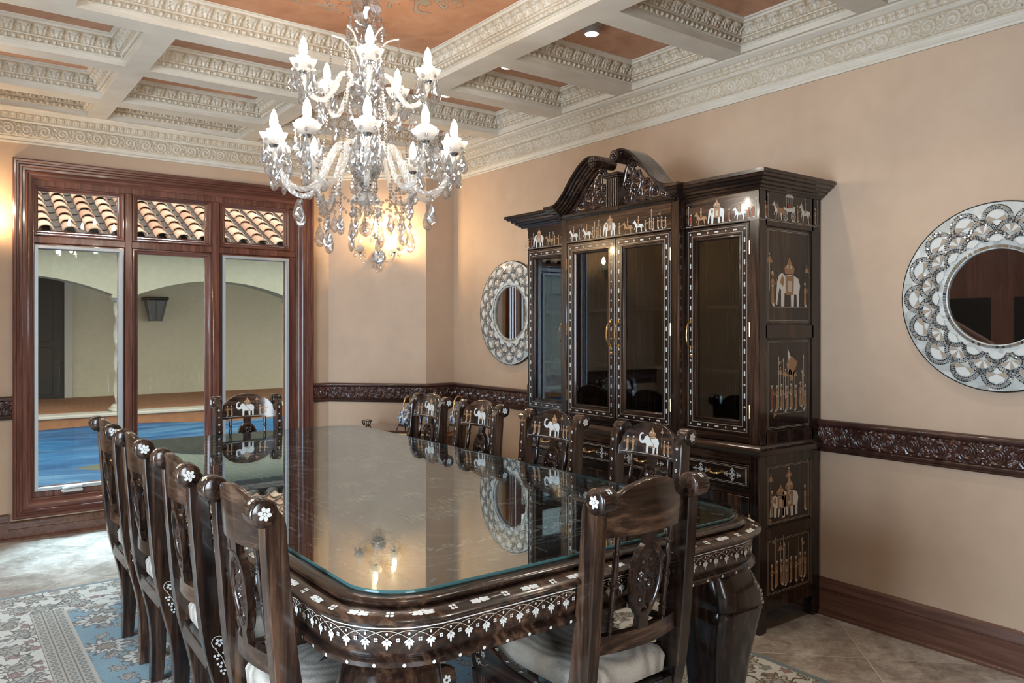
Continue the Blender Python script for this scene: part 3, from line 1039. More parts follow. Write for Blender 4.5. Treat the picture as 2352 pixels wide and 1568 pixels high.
def mat_tarp():
    m = NT('blue_pool_cover')
    c = m.coord(); f = m.noise(c, .9, 5, .55, 1.5); g = m.noise(m.coord(scale=(.5, 2.5, 1)), 1.6, 5, .6, .6)
    col = m.ramp(g, [(.35, (.015, .075, .20)), (.52, (.03, .15, .33)), (.66, (.11, .27, .42)), (.8, (.22, .36, .46))])
    sp = m.n('SeparateXYZ'); m.l(c, sp.inputs[0])
    ex = m.math('POWER', m.math('DIVIDE', m.math('SUBTRACT', sp.outputs[0], 1.75), .62), 2.0)
    ey = m.math('POWER', m.math('DIVIDE', m.math('SUBTRACT', sp.outputs[1], 8.65), .40), 2.0)
    pud = m.math('LESS_THAN', m.math('ADD', m.math('ADD', ex, ey), m.math('MULTIPLY', f, .7)), 1.2)
    m.set(col=m.mix(m.math('MULTIPLY', pud, .85), col, (.15, .14, .055)), rough=.45)
    return m.mat


mb = MB()
nx, ny = 120, 60
X, Y = np.meshgrid(np.linspace(-7, 9, nx), np.linspace(7.05, 12.05, ny), indexing='ij')
rs = np.random.RandomState(3)
Z = .035 + .0 * X
for k in range(14):
    a, b, c_, d_ = rs.uniform(-2, 2), rs.uniform(.5, 5), rs.uniform(0, 6), rs.uniform(.004, .016)
    Z = Z + d_ * np.sin(a * X + b * Y + c_)
Z = np.maximum(Z, -.015)
mb.grid(np.dstack([X, Y, Z]))
for e in ((0, 1), ):
    pass
o = mb.build('pool_cover', mat_tarp(), recalc=False)
sm = o.modifiers.new('thick', 'SOLIDIFY'); sm.thickness = .02; sm.offset = -1
tag(o, 'blue rumpled pool cover lying in the courtyard outside the window', 'tarp')

# ================================================================ INLAY DRAWING (2-D shapes in thin pearl, tan wood, line)
def tf(items, sx, sy, ox, oy, flip=False):
    return [([((-x if flip else x) * sx + ox, y * sy + oy) for x, y in p], m) for p, m in items]


def circ(x, y, r, n=8, ry=None):
    ry = ry or r
    return [(x + r * cos(2 * pi * k / n), y + ry * sin(2 * pi * k / n)) for k in range(n)]


def line(pts, wd, m=2):
    out = []
    for (x0, y0), (x1, y1) in zip(pts[:-1], pts[1:]):
        d = math.hypot(x1 - x0, y1 - y0) or 1e-6
        nx, ny = -(y1 - y0) / d * wd / 2, (x1 - x0) / d * wd / 2
        out.append(([(x0 + nx, y0 + ny), (x0 - nx, y0 - ny), (x1 - nx, y1 - ny), (x1 + nx, y1 + ny)], m))
    return out


def petals(x, y, r, n=4, m=0, a0=.785):
    out = []
    for k in range(n):
        a = a0 + 2 * pi * k / n
        c, s = cos(a), sin(a)
        pr = r * .62; wd = r * (.42 if n <= 4 else .30)
        pt = [(pr + pr * .62 * cos(t), wd * sin(t)) for t in np.linspace(0, 2 * pi, 8, endpoint=False)]
        out.append(([(x + u * c - v * s, y + u * s + v * c) for u, v in pt], m))
    return out


def sprig(x, y, L, a=0.0, m=0):
    """elongated leaf cluster"""
    out = []
    for du, wv, ln in ((0, 0, .5), (-.28, .12, .22), (-.28, -.12, .22), (.28, .12, .22), (.28, -.12, .22), (.1, .16, .16), (.1, -.16, .16), (-.1, .16, .16), (-.1, -.16, .16)):
        pts = [(du * L + ln * L * .8 * cos(t) * (1 if wv == 0 else .7), wv * L * .55 + L * .05 * sin(t)) for t in np.linspace(0, 2 * pi, 7, endpoint=False)]
        out.append(([(x + u * cos(a) - v * sin(a), y + u * sin(a) + v * cos(a)) for u, v in pts], m))
    return out


def person(robe=1, arm=True, lance=0.0, flag=False):
    it = [([(-.10, .10), (.10, .10), (.075, .5), (.10, .72), (.04, .80), (-.04, .80), (-.10, .72), (-.07, .5)], robe),
          (circ(0, .88, .062), 1), ([(-.075, .90), (.075, .90), (.05, .985), (-.03, .99)], 0),
          ([(-.15, 0), (-.02, 0), (-.03, .10), (-.08, .10)], 0), ([(.0, 0), (.06, .10), (.01, .10), (-.0, .03)], 0), ([(-.06, .55), (.06, .55), (.06, .60), (-.06, .60)], 2)]
    if arm: it += line([(-.10, .70), (-.24, .60), (-.26, .78)], .05, robe)
    if lance: it += line([(-.25, .05), (-.25, lance)], .035, 2)
    if lance: it += [([(-.29, lance), (-.25, lance + .16), (-.21, lance)], 0)]
    if flag: it += [([(-.25, lance - .02), (.02, lance - .10), (-.25, lance - .22)], 1)]
    return it


def umbrella(h):
    return line([(0, .5), (0, h)], .035, 2) + [([(-.2, h - .12), (.2, h - .12), (.10, h + .02), (0, h + .12), (-.10, h + .02)], 1), (circ(0, h + .15, .03), 0)]


def elephant(up=False):
    b = [(.42, 0), (.54, 0), (.55, .35), (.60, .55), (.52, .72), (.3, .80), (0, .82), (-.2, .79), (-.34, .86), (-.50, .80), (-.60, .62)]
    if up:
        b += [(-.72, .58), (-.82, .66), (-.80, .84), (-.70, .92), (-.60, .90), (-.66, .98), (-.80, .97), (-.92, .82), (-.93, .60), (-.80, .46), (-.62, .44)]
    else:
        b += [(-.65, .3), (-.68, .06), (-.60, .03), (-.54, .3)]
    b += [(-.48, .48), (-.40, .42), (-.40, 0), (-.25, 0), (-.22, .34), (.10, .34), (.12, 0), (.26, 0), (.28, .32), (.41, .32)]
    return [(b, 0), ([(-.16, .30), (.24, .30), (.27, .79), (-.18, .80)], 1), ([(-.06, .38), (.14, .38), (.14, .66), (-.06, .66)], 2),
            ([(-.46, .62), (-.30, .50), (-.24, .70), (-.34, .82)], 1 if not up else 0),
            ([(-.20, .84), (.26, .84), (.30, 1.0), (.16, 1.08), (.03, 1.28), (-.10, 1.08), (-.24, 1.0)], 1),
            (circ(-.06, 1.02, .05), 2), (circ(.12, 1.02, .05), 2)]


def horse(m=0, rider=True):
    b = [(.38, 0), (.46, 0), (.44, .25), (.52, .45), (.60, .30), (.66, .32), (.56, .56), (.40, .60), (-.1, .58), (-.28, .80), (-.36, .98), (-.42, .88), (-.62, .74),
         (-.58, .66), (-.42, .70), (-.34, .46), (-.44, .22), (-.40, .20), (-.28, .38), (-.20, .36), (-.24, 0), (-.16, 0), (-.10, .34), (.26, .36), (.34, .2)]
    it = [(b, m)]
    if rider: it += tf(person(1, False), .85, .75, .05, .45)
    return it


def carriage():
    it = []
    for x in (-.35, .38):
        for k in range(12):
            a = 2 * pi * k / 12; a2 = 2 * pi * (k + 1) / 12
            it += line([(x + .2 * cos(a), .2 + .2 * sin(a)), (x + .2 * cos(a2), .2 + .2 * sin(a2))], .05, 0)
        for k in range(4):
            a = pi * k / 4
            it += line([(x - .2 * cos(a), .2 - .2 * sin(a)), (x + .2 * cos(a), .2 + .2 * sin(a))], .02, 0)
    it += [([(-.55, .42), (.62, .36), (.58, .56), (.2, .52), (-.2, .56), (-.5, .66)], 0), ([(-.2, .56), (.22, .54), (.2, .72), (-.2, .74)], 3)]
    for x in (-.3, -.1, .12, .3): it += line([(x, .55), (x, 1.0)], .03, 0)
    it += [([(-.42, 1.0), (.42, 1.0), (.2, 1.16), (.04, 1.3), (-.04, 1.3), (-.2, 1.16)], 0)]
    return it


def procession(Lw, h, seed, dens=1.0):
    """marching figures filling a strip Lw wide and h tall"""
    r = random.Random(seed); it = []
    x = -Lw / 2 + h * .18; mid = False
    while x < Lw / 2 - h * .15:
        t = r.random()
        if not mid and abs(x) < h * .8:
            it += tf(elephant(), h * .62, h * .72, x + h * .35, 0); x += h * .95; mid = True
        elif t < .15 and x < Lw / 2 - h * .8:
            it += tf(horse(r.choice((0, 1))), h * .5, h * .55, x + h * .2, 0); x += h * .62
        else:
            lance = r.choice((0, 0, 1.35, 1.6))
            it += tf(person(r.choice((1, 1, 1, 3)), r.random() < .6, lance, r.random() < .3 and lance > 0), h * .48, h * (.44 + .06 * r.random()), x, h * .04 * r.random(), r.random() < .4)
            x += h * (.2 + .1 * r.random()) / dens
    return it


def lay(mb, items, fn, lift=.0006):
    """put flat shapes on a surface: fn(u, v, lift) -> xyz"""
    for k, (p, m) in enumerate(items):
        z = lift + (0, .00025, .0005, .00065)[m]
        mb.add([fn(u, v, z) for u, v in p], [tuple(range(len(p)))], m)


# ================================================================ DINING TABLE
TC = (1.437, 2.975)
GH, GL, ZT = .665, 1.455, .822       # glass half sizes, glass top height


def rrect(hx, hy, r, n=10):
    out = []
    for cx_, cy_, a0 in ((hx - r, hy - r, 0), (-hx + r, hy - r, pi / 2), (-hx + r, -hy + r, pi), (hx - r, -hy + r, 1.5 * pi)):
        for k in range(n + 1):
            a = a0 + pi / 2 * k / n
            out.append((cx_ + r * cos(a), cy_ + r * sin(a)))
    return out


def rr_loft(mb, prof, hx, hy, r, mat=0, cap=True, n=10):
    """prof: (outward offset, z) rings around a rounded rectangle"""
    rings = [[(x, y, z) for x, y in rrect(hx + o, hy + o, max(r + o, .01), n)] for o, z in prof]
    mb.loft(rings, mat, cap=cap)


table = empty('dining_table', 'long inlaid rosewood dining table with rounded corners on the blue rug', 'table', (*TC, .0105), radians(0))
zt = ZT - .0105
mb = MB()
rr_loft(mb, [(-.10, zt - .013), (-.012, zt - .012), (-.004, zt - .012), (.010, zt - .0125), (.024, zt - .0145), (.033, zt - .019), (.036, zt - .023), (.034, zt - .027), (.026, zt - .030),
             (.024, zt - .034)], GH, GL, .15, 0)
mb.build('tabletop', WY, table, angle=30)
mb = MB()
rr_loft(mb, [(.020, zt - .032), (.032, zt - .0315), (.046, zt - .032), (.078, zt - .040), (.084, zt - .044), (.082, zt - .050), (.070, zt - .054), (.064, zt - .055)], GH, GL, .15, 0, cap=False)
inl = []
mb.build('ledge', WPY, table, angle=30)
mb = MB()
rr_loft(mb, [(.064, zt - .055), (.060, zt - .058), (.056, zt - .064), (.054, zt - .10), (.052, zt - .128), (.050, zt - .131), (.058, zt - .134), (.064, zt - .140), (.064, zt - .150), (.056, zt - .155), (.02, zt - .157)], GH, GL, .15, 0, cap=False)
mb.build('apron', WPY, table, angle=30)


def perim(hx, hy, r, s):
    """point and outward normal at arc length s round the rounded rectangle, starting on the +x side"""
    segs = [2 * (hy - r), pi * r / 2, 2 * (hx - r), pi * r / 2] * 1
    tot = 2 * sum(segs[:4]); s = s % tot
    corners = [(hx - r, hy - r), (-hx + r, hy - r), (-hx + r, -hy + r), (hx - r, -hy + r)]
    q = 0
    for side in range(4):
        L = 2 * (hy - r) if side % 2 == 0 else 2 * (hx - r)
        a = side * pi / 2
        nrm = (cos(a), sin(a)); tg = (-sin(a), cos(a))
        if s <= L:
            c0 = corners[(side - 1) % 4]
            return (c0[0] + nrm[0] * r + tg[0] * s, c0[1] + nrm[1] * r + tg[1] * s), nrm
        s -= L
        if s <= pi * r / 2:
            b = a + s / r
            c0 = corners[side]
            return (c0[0] + r * cos(b), c0[1] + r * sin(b)), (cos(b), sin(b))
        s -= pi * r / 2
    return perim(hx, hy, r, 0)


def ptot(hx, hy, r): return 4 * (hx + hy - 2 * r) + 2 * pi * r


def around(off, zc_, slope=0.0):
    """surface map u = arc length, v = height above zc_ on the table side at outward offset off"""
    hx, hy, r = GH + off, GL + off, .15 + off

    def f(u, v, lift):
        (x, y), nn = perim(hx, hy, r, u)
        d = lift + v * slope
        return (x + nn[0] * d, y + nn[1] * d, zc_ + v)
    return f


mb = MB()
T = ptot(GH + .056, GL + .056, .206); per = T / 178
f = around(.0555, zt - .122)
up_ = .048
lay(mb, [q for k in range(232) for q in line([(k * T / 232, up_ + .006), ((k + 1) * T / 232, up_ + .006)], .0024, 0)], f, .0012)
it = []
for k in range(178):
    u = k * per
    for t in range(7):
        a0, a1 = -1 + t * 2 / 7, -1 + (t + 1) * 2 / 7
        it += line([(u + a0 * per, up_ - .017 + .018 * (1 - a0 * a0)), (u + a1 * per, up_ - .017 + .018 * (1 - a1 * a1))], .0012, 2)
    it += petals(u + per / 2, up_ - .019, .0052)
    it.append((circ(u, up_ - .006, .0026, 8, .0034), 0))
    it.append((circ(u, up_ - .017, .0026), 0))
    for dx_, dy_, ln, an in ((0, -.031, .021, -1.57), (-.0062, -.0225, .012, -2.5), (.0062, -.0225, .012, -.64), (-.0048, -.0275, .011, -2.1), (.0048, -.0275, .011, -1.04)):
        pts = [(ln * .5 * cos(t), .0027 * sin(t)) for t in np.linspace(0, 2 * pi, 7, endpoint=False)]
        it.append(([(u + dx_ + p * cos(an) - q * sin(an), up_ + dy_ + p * sin(an) + q * cos(an)) for p, q in pts], 0))
lay(mb, it, f, .0012)
f2 = around(.064, zt - .145)
TB = ptot(GH + .064, GL + .064, .214)
lay(mb, [(circ((k + .5) * TB / 132, 0, .0042), 0) for k in range(132)], f2, .001)
f3 = around(.064, 0)
T3 = ptot(GH + .064, GL + .064, .214); pr3 = T3 / 60


def fl_(u, v, lift):
    (x, y), nn = perim(GH + .062, GL + .062, .212, u)
    return (x + nn[0] * v, y + nn[1] * v, zt - .0360 - v * .25 + lift)


it = []
for k in range(60):
    it += sprig(k * pr3, .0, .064) if k % 1 == 0 else []
    it += petals(k * pr3 + pr3 / 2, 0, .011)
lay(mb, it, fl_, .0009)
mb.build('pearl_inlay', INL, table, recalc=False)
# inlay panel on top (seen through the glass)
mb = MB()
ft = lambda u, v, lift: (u, v, zt - .0125 + lift)
it = []
for inset_, wd in ((.155, .003), (.163, .0016), (.205, .0016), (.213, .003), (.36, .002), (.368, .0014)):
    p = rrect(GH - inset_, GL - inset_, .10 if inset_ < .3 else .12, 6); p.append(p[0])
    it += line(p, wd, 0)
hx, hy, r = GH - .184, GL - .184, .09
TT = ptot(hx, hy, r)
for k in range(90):
    (x, y), nn = perim(hx, hy, r, k * TT / 90)
    a = atan2(nn[1], nn[0]); s_ = 1 if k % 2 else -1
    for j in range(7):
        t0, t1 = j * .75, (j + 1) * .75
        q = [(.016 * (1 - t / 6.5) * cos(t * s_ + a), .016 * (1 - t / 6.5) * sin(t * s_ + a)) for t in (t0, t1)]
        it += line([(x + q[0][0], y + q[0][1]), (x + q[1][0], y + q[1][1])], .0022, 0)
    it += sprig(x + .02 * cos(a + 1.57), y + .02 * sin(a + 1.57), .03, a + 1.57)
rr_ = random.Random(5)
hx, hy, r = GH - .075, GL - .075, .10
TT = ptot(hx, hy, r)
for k in range(110):
    (x, y), nn = perim(hx, hy, r, k * TT / 110 + rr_.uniform(-.01, .01)); j = rr_.uniform(-.045, .045)
    a = rr_.uniform(0, 6.3)
    if k % 3 == 0: it += tf(person(rr_.choice((0, 1, 1)), True, rr_.choice((0, 1.4))), .05, .075, x + nn[0] * j, y + nn[1] * j - .03)
    else: it += sprig(x + nn[0] * j, y + nn[1] * j, rr_.uniform(.03, .06), a)
for k in range(70):
    x, y = rr_.uniform(-GH + .42, GH - .42), rr_.uniform(-GL + .45, GL - .45)
    t = rr_.random()
    if t < .3: it += tf(elephant(), .07, .10, x, y)
    elif t < .5: it += tf(horse(rr_.choice((0, 1))), .06, .09, x, y)
    elif t < .8: it += tf(person(rr_.choice((0, 1)), True, rr_.choice((0, 1.4)), True), .06, .09, x, y)
    else: it += sprig(x, y, .09, rr_.uniform(-.4, .4))
for sx in (-1, 1):
    for k in range(26):
        y = -GL + .30 + k * (2 * GL - .6) / 25
        it += tf(person(rr_.choice((0, 1, 0)), True, rr_.choice((0, 1.4))), .045, .06, sx * (GH - .285), y)
        it += sprig(sx * (GH - .285) + .03, y + .05, .05, rr_.uniform(0, 3))
for sy in (-1, 1):
    for k in range(12):
        x = -GH + .30 + k * (2 * GH - .6) / 11
        it += petals(x, sy * (GL - .29), .02, 6); it += sprig(x + .03, sy * (GL - .27), .05, .4)
lay(mb, it, ft)
mb.build('top_inlay', INL, table, recalc=False)
# cabriole legs
for sx in (-1, 1):
    for sy in (-1, 1):
        lp = [(0, .055, .062), (.02, .062, .062), (.05, .058, .066), (.10, .056, .062), (.22, .070, .058), (.36, .088, .060), (.47, .102, .066), (.515, .108, .070), (.522, .103, .067), (.530, .108, .071),
              (.57, .108, .066), (.61, .096, .055), (.645, .080, .040), (.66, .074, .034)]
        lp = [(z, h, o) for z, h, o in lp]
        ox, oy = sx * (GH - .085), sy * (GL - .085)
        mb = MB(); rings = []
        for z, h, o in lp:
            z = min(z + (.014 if z > .6 else 0), zt - .150)
            cx_, cy_ = ox + sx * (o - .055) * .9, oy + sy * (o - .055) * .9
            rings.append([(cx_ + x, cy_ + y, z) for x, y in rrect(h, h, h * .55, 5)])
        mb.loft(rings)
        lg = mb.build('leg', WZ, table, angle=40)
        mb = MB()
        for k in range(9):
            z = .535 + k * .012
            h = np.interp(z, [q[0] for q in lp], [q[1] for q in lp]); o = np.interp(z, [q[0] for q in lp], [q[2] for q in lp])
            cx_, cy_ = ox + sx * (o - .055) * .9, oy + sy * (o - .055) * .9
            for ax in (0, 1):
                fnl = (lambda u, v, l: (cx_ + sx * (h + l), cy_ + sy * (h * .62) * 1.0 + u, z + v)) if ax == 0 else (lambda u, v, l: (cx_ + sx * h * .62 + u, cy_ + sy * (h + l), z + v))
                lay(mb, petals(0, 0, .006), fnl, .0012)
        mb.build('leg_inlay', INL, lg, recalc=False)
# protective glass: rests on the table, so it is its own thing
mb = MB()
g0 = rrect(GH, GL, .145, 12); n_ = len(g0)
lo, hi = ZT - .0116, ZT - .0036
mb.add([(x, y, lo) for x, y in rrect(GH - .0015, GL - .0015, .1435, 12)] + [(x, y, hi) for x, y in rrect(GH - .0015, GL - .0015, .1435, 12)], [tuple(range(n_))[::-1], tuple(range(n_, 2 * n_))], 0)
mb.loft([[(x, y, z) for x, y in rrect(GH + o, GL + o, .145 + o, 12)] for o, z in ((-.0015, lo), (0, lo + .0015), (0, hi - .0015), (-.0015, hi))], 1, cap=False)
gt = mb.build('glass_tabletop', [TOPG, TEALG], None, (*TC, 0), recalc=True)
tag(gt, 'clear green-edged protective glass lying on the dining table', 'glass top')

# ================================================================ RUG
mb = MB(); mb.box((-1.4125, -1.84, 0), (1.4125, 1.84, .010), 0, .004)
rug = mb.build('area_rug', RUG, None, (1.4425, 2.97, .0))
tag(rug, 'blue floral rug with cream flowered border under the dining table', 'rug')

# ================================================================ DINING CHAIRS
CHAIRS = 'carved rosewood chairs around the table'


def make_chair():
    root = empty('dining_chair', '', None)
    PW = .046; PX = .200
    prof_y = [(0, -.172), (.10, -.163), (.25, -.165), (.36, -.188), (.47, -.216), (.60, -.234), (.75, -.248), (.88, -.259), (.95, -.264)]
    ctr = lambda z: np.interp(z, [a for a, b in prof_y], [b for a, b in prof_y])
    # smooth centre curve
    zz = np.linspace(0, .935, 26)
    cs = np.array([np.mean([ctr(z + d) for d in (-.06, -.03, 0, .03, .06)]) for z in zz])
    hw = np.interp(zz, [0, .1, .45, .7, .93], [.023, .026, .034, .029, .027])
    sc_ = (-.290, .972); sr = .034
    for sx in (-1, 1):
        mb = MB()
        front = [(cs[i] + hw[i], zz[i]) for i in range(len(zz))]
        back = [(cs[i] - hw[i], zz[i]) for i in range(len(zz))]
        # the post rolls over backwards into a scroll
        arc = [(sc_[0] + sr * cos(a), sc_[1] + sr * sin(a)) for a in np.linspace(.15, 1.25 * pi, 14)]
        poly = front + [(cs[-1] + hw[-1] - .004, .955)] + arc + back[::-1]
        mb.prism(poly, lambda a, b, h: (sx * PX + h, a, b), -PW / 2, PW / 2, 0, .003)
        post = mb.build('rear_post', WPZ, root, angle=32)
        mb = MB()
        mb.lathe([(.001, -.032), (.028, -.032), (.032, -.029), (.034, -.024), (.034, .024), (.032, .029), (.028, .032), (.001, .032)], 24, (sx * PX, sc_[0], sc_[1]), 0, 'X')
        mb.build('scroll', WX, post)
        mb = MB()
        for side in (-1, 1):
            fx = lambda u, v, l: (sx * PX + side * (.0322 + l), sc_[0] + u, sc_[1] + v)
            if side == sx:
                lay(mb, petals(0, 0, .017, 6), fx, .0005); lay(mb, [(circ(0, 0, .004), 0)], fx, .001)
        fcy = lambda u, v, l: (sx * PX + u, sc_[0] - (sr + l) * cos(v / sr), sc_[1] + (sr + l) * sin(v / sr))
        lay(mb, petals(0, .030, .010, 4), fcy, .0008)
        for k, z in enumerate(np.linspace(.93, .56, 10)):
            yf = np.interp(z, zz, cs + hw)
            fz = lambda u, v, l: (sx * PX + u, yf + l, z + v)
            lay(mb, petals(0, 0, .0075, 4, 0, 0) if k % 2 == 0 else [(circ(0, 0, .0042), 0)], fz, .0012)
        # flowering sprig on the outer face at seat height
        fo = lambda u, v, l: (sx * (PX + PW / 2 + l), -.205 + u * 1 - (v - .45) * .22, v)
        it = petals(.006, .475, .013, 5) + line([(.020 * cos(t) + .004, .475 + .020 * sin(t)) for t in np.linspace(-.6, 4.2, 9)], .0022, 2)
        it += line([(-.010, .46), (.004, .43), (.008, .40), (.018, .375)], .0022, 2)
        for u, v, a in ((-.010, .435, 2.6), (.016, .44, .5), (-.006, .41, 2.7), (.020, .412, .4), (-.002, .388, 2.6), (.022, .385, .3)):
            it += petals(u, v, .010, 3, 0, a)
        lay(mb, it, fo, .0005)
        mb.build('post_inlay', INL, post, recalc=False)
    # crest rail, bowed backwards, arched top
    yb = lambda x: -.258 - .030 * (1 - (x / .178) ** 2)
    topz = lambda x: .905 + .030 * min(1, max(0, (.178 - abs(x)) / .02)) + .078 * max(0, 1 - (x / .165) ** 2) ** .6
    mb = MB(); rings = []
    for x in np.linspace(-.180, .180, 33):
        y = yb(x); zt_, zb_ = topz(x), .872
        sl = -.08
        rings.append([(x, y + .011, zb_), (x, y + .011 + sl * (zt_ - zb_), zt_ - .002), (x, y + .008 + sl * (zt_ - zb_), zt_), (x, y - .008 + sl * (zt_ - zb_), zt_), (x, y - .011 + sl * (zt_ - zb_), zt_ - .002), (x, y - .011, zb_)])
    mb.loft(rings)
    cr = mb.build('crest_rail', WPX, root, angle=35)
    mb = MB()
    fc = lambda u, v, l: (u, yb(u) + .011 - .08 * (v - .872) + l, v)
    it = [q for k in range(16) for q in line([(-.172 + k * .0215, .884), (-.172 + (k + 1) * .0215, .884)], .0018, 2)]
    it += tf(elephant(True), .080, .082, .0, .887)
    for x in (-.135, -.105): it += tf(person(1, True), .07, .062, x, .888)
    for x in (.085, .115): it += tf(person(1, True), .07, .058, x, .888, True)
    it += tf(umbrella(1.5), .06, .062, .066, .888)
    lay(mb, tf(it, 1, 1, 0, 0, True), fc, .0006)
    mb.build('elephant_inlay', INL, cr, recalc=False)
    # lower back rail
    mb = MB(); rings = []
    for x in np.linspace(-.182, .182, 21):
        y = -.226 - .028 * (1 - (x / .182) ** 2)
        rings.append([(x, y + .012, .570), (x, y + .012, .616), (x, y - .010, .616), (x, y - .010, .570)])
    mb.loft(rings); mb.build('back_rail', WPX, root)
    # splat: pointed oval frame with carved field, necks above and below
    ys = lambda z: np.interp(z, [.60, .875], [-.252, -.286])
    fs_ = lambda a, b, h: (a, ys(b) + h, b)
    mb = MB()
    ov = lambda k, s: [(s * .063 * sin(t) * (1 - .16 * cos(t)), .742 - s * (.104) * cos(t)) for t in np.linspace(0, 2 * pi, k, endpoint=False)]
    rings = [[fs_(x, z, h) for x, z in ov(36, s)] for s, h in ((1, -.010), (1, .008), (.96, .012), (.84, .012), (.80, .007), (.80, -.006), (.84, -.011), (.96, -.011))]
    mb.loft(rings, 0, loop=True)
    for zz0, zz1, w0, w1 in ((.608, .650, .024, .018), (.832, .876, .020, .024)):
        mb.loft([[fs_(-w0, zz0, -.010), fs_(w0, zz0, -.010), fs_(w0, zz0, .010), fs_(-w0, zz0, .010)], [fs_(-w1, zz1, -.010), fs_(w1, zz1, -.010), fs_(w1, zz1, .010), fs_(-w1, zz1, .010)]])
    spl = mb.build('splat', WZ, root, angle=32)
    mb = MB()
    for sd in (-1, 1):
        nr, na = 16, 56
        P = np.zeros((nr, na + 1, 3)); at = np.zeros((nr, na + 1))
        for i in range(nr):
            for j in range(na + 1):
                t = 2 * pi * j / na; s = .82 * i / (nr - 1)
                x, z = s * .063 * sin(t) * (1 - .16 * cos(t)), .742 - s * .104 * cos(t)
                u, v = x * 62, (z - .742) * 62
                h = .5 + .5 * sin(u * 1.7 + 2.2 * sin(v * 1.3)) * cos(v * 1.5 + 1.6 * sin(u * 1.2))
                h = max(h, .95 * math.exp(-((math.hypot(u, v) - 1.6) / .35) ** 2), 1 - math.hypot(u, v + 2.6) * .8, 1 - math.hypot(u, v) * .9)
                P[i, j] = fs_(x, z, sd * (-.004 + .013 * h))
        mb.grid(P)
    mb.build('carving', WC, spl, recalc=False, angle=80)
    # turned spindles
    sp_prof = [(.006, 0), (.010, .002), (.010, .026), (.012, .030), (.0085, .036), (.0115, .043), (.007, .048), (.0095, .085), (.011, .105), (.008, .120), (.0125, .126), (.0125, .132), (.008, .138),
               (.0105, .160), (.0095, .190), (.007, .212), (.0115, .217), (.0115, .222), (.008, .228), (.0095, .258), (.0095, .270)]
    for x in (-.115, .115):
        mb = MB(); rings = []
        for r, z in sp_prof:
            z0 = .612 + z * (.876 - .612) / .270
            yc = np.interp(z0, [.612, .876], [-.238, -.272])
            rings.append([(x + r * cos(t), yc + r * sin(t), z0) for t in np.linspace(0, 2 * pi, 12, endpoint=False)])
        mb.loft(rings); mb.build('spindle', WZ, root, angle=30)
    # seat frame and upholstered seat
    mb = MB(); mb.box((-.178, -.232, .385), (.178, -.195, .438), 0, .004); mb.build('seat_rail', WX, root)
    mb = MB(); mb.box((-.215, .205, .392), (.215, .235, .450), 0, .006); mb.build('seat_rail', WX, root)
    for sx in (-1, 1):
        mb = MB()
        poly = [(-.17, .385), (.215, .385), (.232, .41), (.238, .455), (.230, .485), (.205, .494), (.16, .488), (.08, .455), (-.05, .440), (-.17, .445)]
        mb.prism(poly, lambda a, b, h: (sx * (.195 + .012 * (a + .17) / .4) + h, a, b), -.014, .016, 0, .003)
        sr_ = mb.build('side_rail', WY, root, angle=32)
        mb = MB()
        fo = lambda u, v, l: (sx * (.195 + .012 * (u + .17) / .4 + .016 + l) if sx > 0 else sx * (.195 + .012 * (u + .17) / .4) - .014 - l, u, v)
        it = petals(.205, .458, .014, 6) + petals(.178, .45, .011, 5) + petals(.20, .425, .011, 5) + line([(.150, .43), (.175, .42), (.205, .42), (.215, .44)], .002, 2)
        lay(mb, it, fo, .0006)
        ftp = lambda u, v, l: (sx * (.203) + v, u, np.interp(u, [-.17, -.05, .08, .16, .205], [.445, .440, .455, .488, .494]) + l)
        lay(mb, [q for u in (-.1, -.04, .02, .08, .13) for q in petals(u, 0, .006)], ftp, .0012)
        mb.build('rail_inlay', INL, sr_, recalc=False)
    mb = MB(); rings = []
    for z, e, cr_ in ((.442, -.012, 0), (.450, 0, 0), (.490, .004, 0), (.508, -.006, 0), (.516, -.030, .25), (.522, -.075, .6), (.525, -.13, .9), (.526, -.18, 1)):
        hxs, y0, y1 = .174 + e, -.245 - e * 1, .205 + e
        rings.append([(x, y + .01, z) for x, y in rrect(hxs, (y1 - y0) / 2, max(.03 + e * .2, .012), 5)])
    mb.loft(rings)
    mb.build('seat', FAB, root, angle=60)
    # front legs and stretchers
    for sx in (-1, 1):
        mb = MB(); rings = []
        for z, h, yy in ((0, .017, .205), (.02, .018, .203), (.12, .019, .198), (.28, .022, .205), (.36, .025, .213), (.39, .026, .215)):
            rings.append([(sx * .192 + x, yy + y, z) for x, y in rrect(h, h, .005, 2)])
        mb.loft(rings); mb.build('front_leg', WZ, root, angle=40)
        mb = MB(); mb.box((sx * .195 - .009, -.145, .185), (sx * .195 + .009, .19, .213), 0, .003)
        mb.build('stretcher', WY, root)
    mb = MB(); mb.box((-.19, .015, .19), (.19, .037, .21), 0, .003); mb.build('stretcher', WX, root)
    mb = MB(); mb.box((-.18, -.172, .285), (.18, -.152, .31), 0, .003); mb.build('stretcher', WX, root)
    return root


chair0 = make_chair()
chair0.scale = (.875, 1, 1)
spots = [((.897, 3.700), -90, 'dark carved chair in the row across from the cabinet, the one closest to the window'),
         ((.897, 3.143), -90, 'dark carved chair across from the cabinet, second from the window'),
         ((.895, 2.523), -92, 'dark carved chair across from the cabinet, third from the window'),
         ((.897, 1.952), -89, 'dark carved chair across from the cabinet, fourth and last from the window'),
         ((1.503, 4.311), 180, 'dark carved chair alone at the table end in front of the window'),
         ((1.483, 1.680), 1.5, 'dark carved chair alone at the table end facing the window, its plain back showing'),
         ((2.085, 3.960), 87, 'dark carved chair on the cabinet side, closest to the corner console'),
         ((2.080, 3.420), 89, 'dark carved chair on the cabinet side between small mirror and cabinet, second from corner console'),
         ((2.075, 2.800), 92, 'dark carved chair on the cabinet side before the double glass doors'),
         ((2.072, 2.190), 90, 'dark carved chair on the cabinet side closest to the large mirror')]
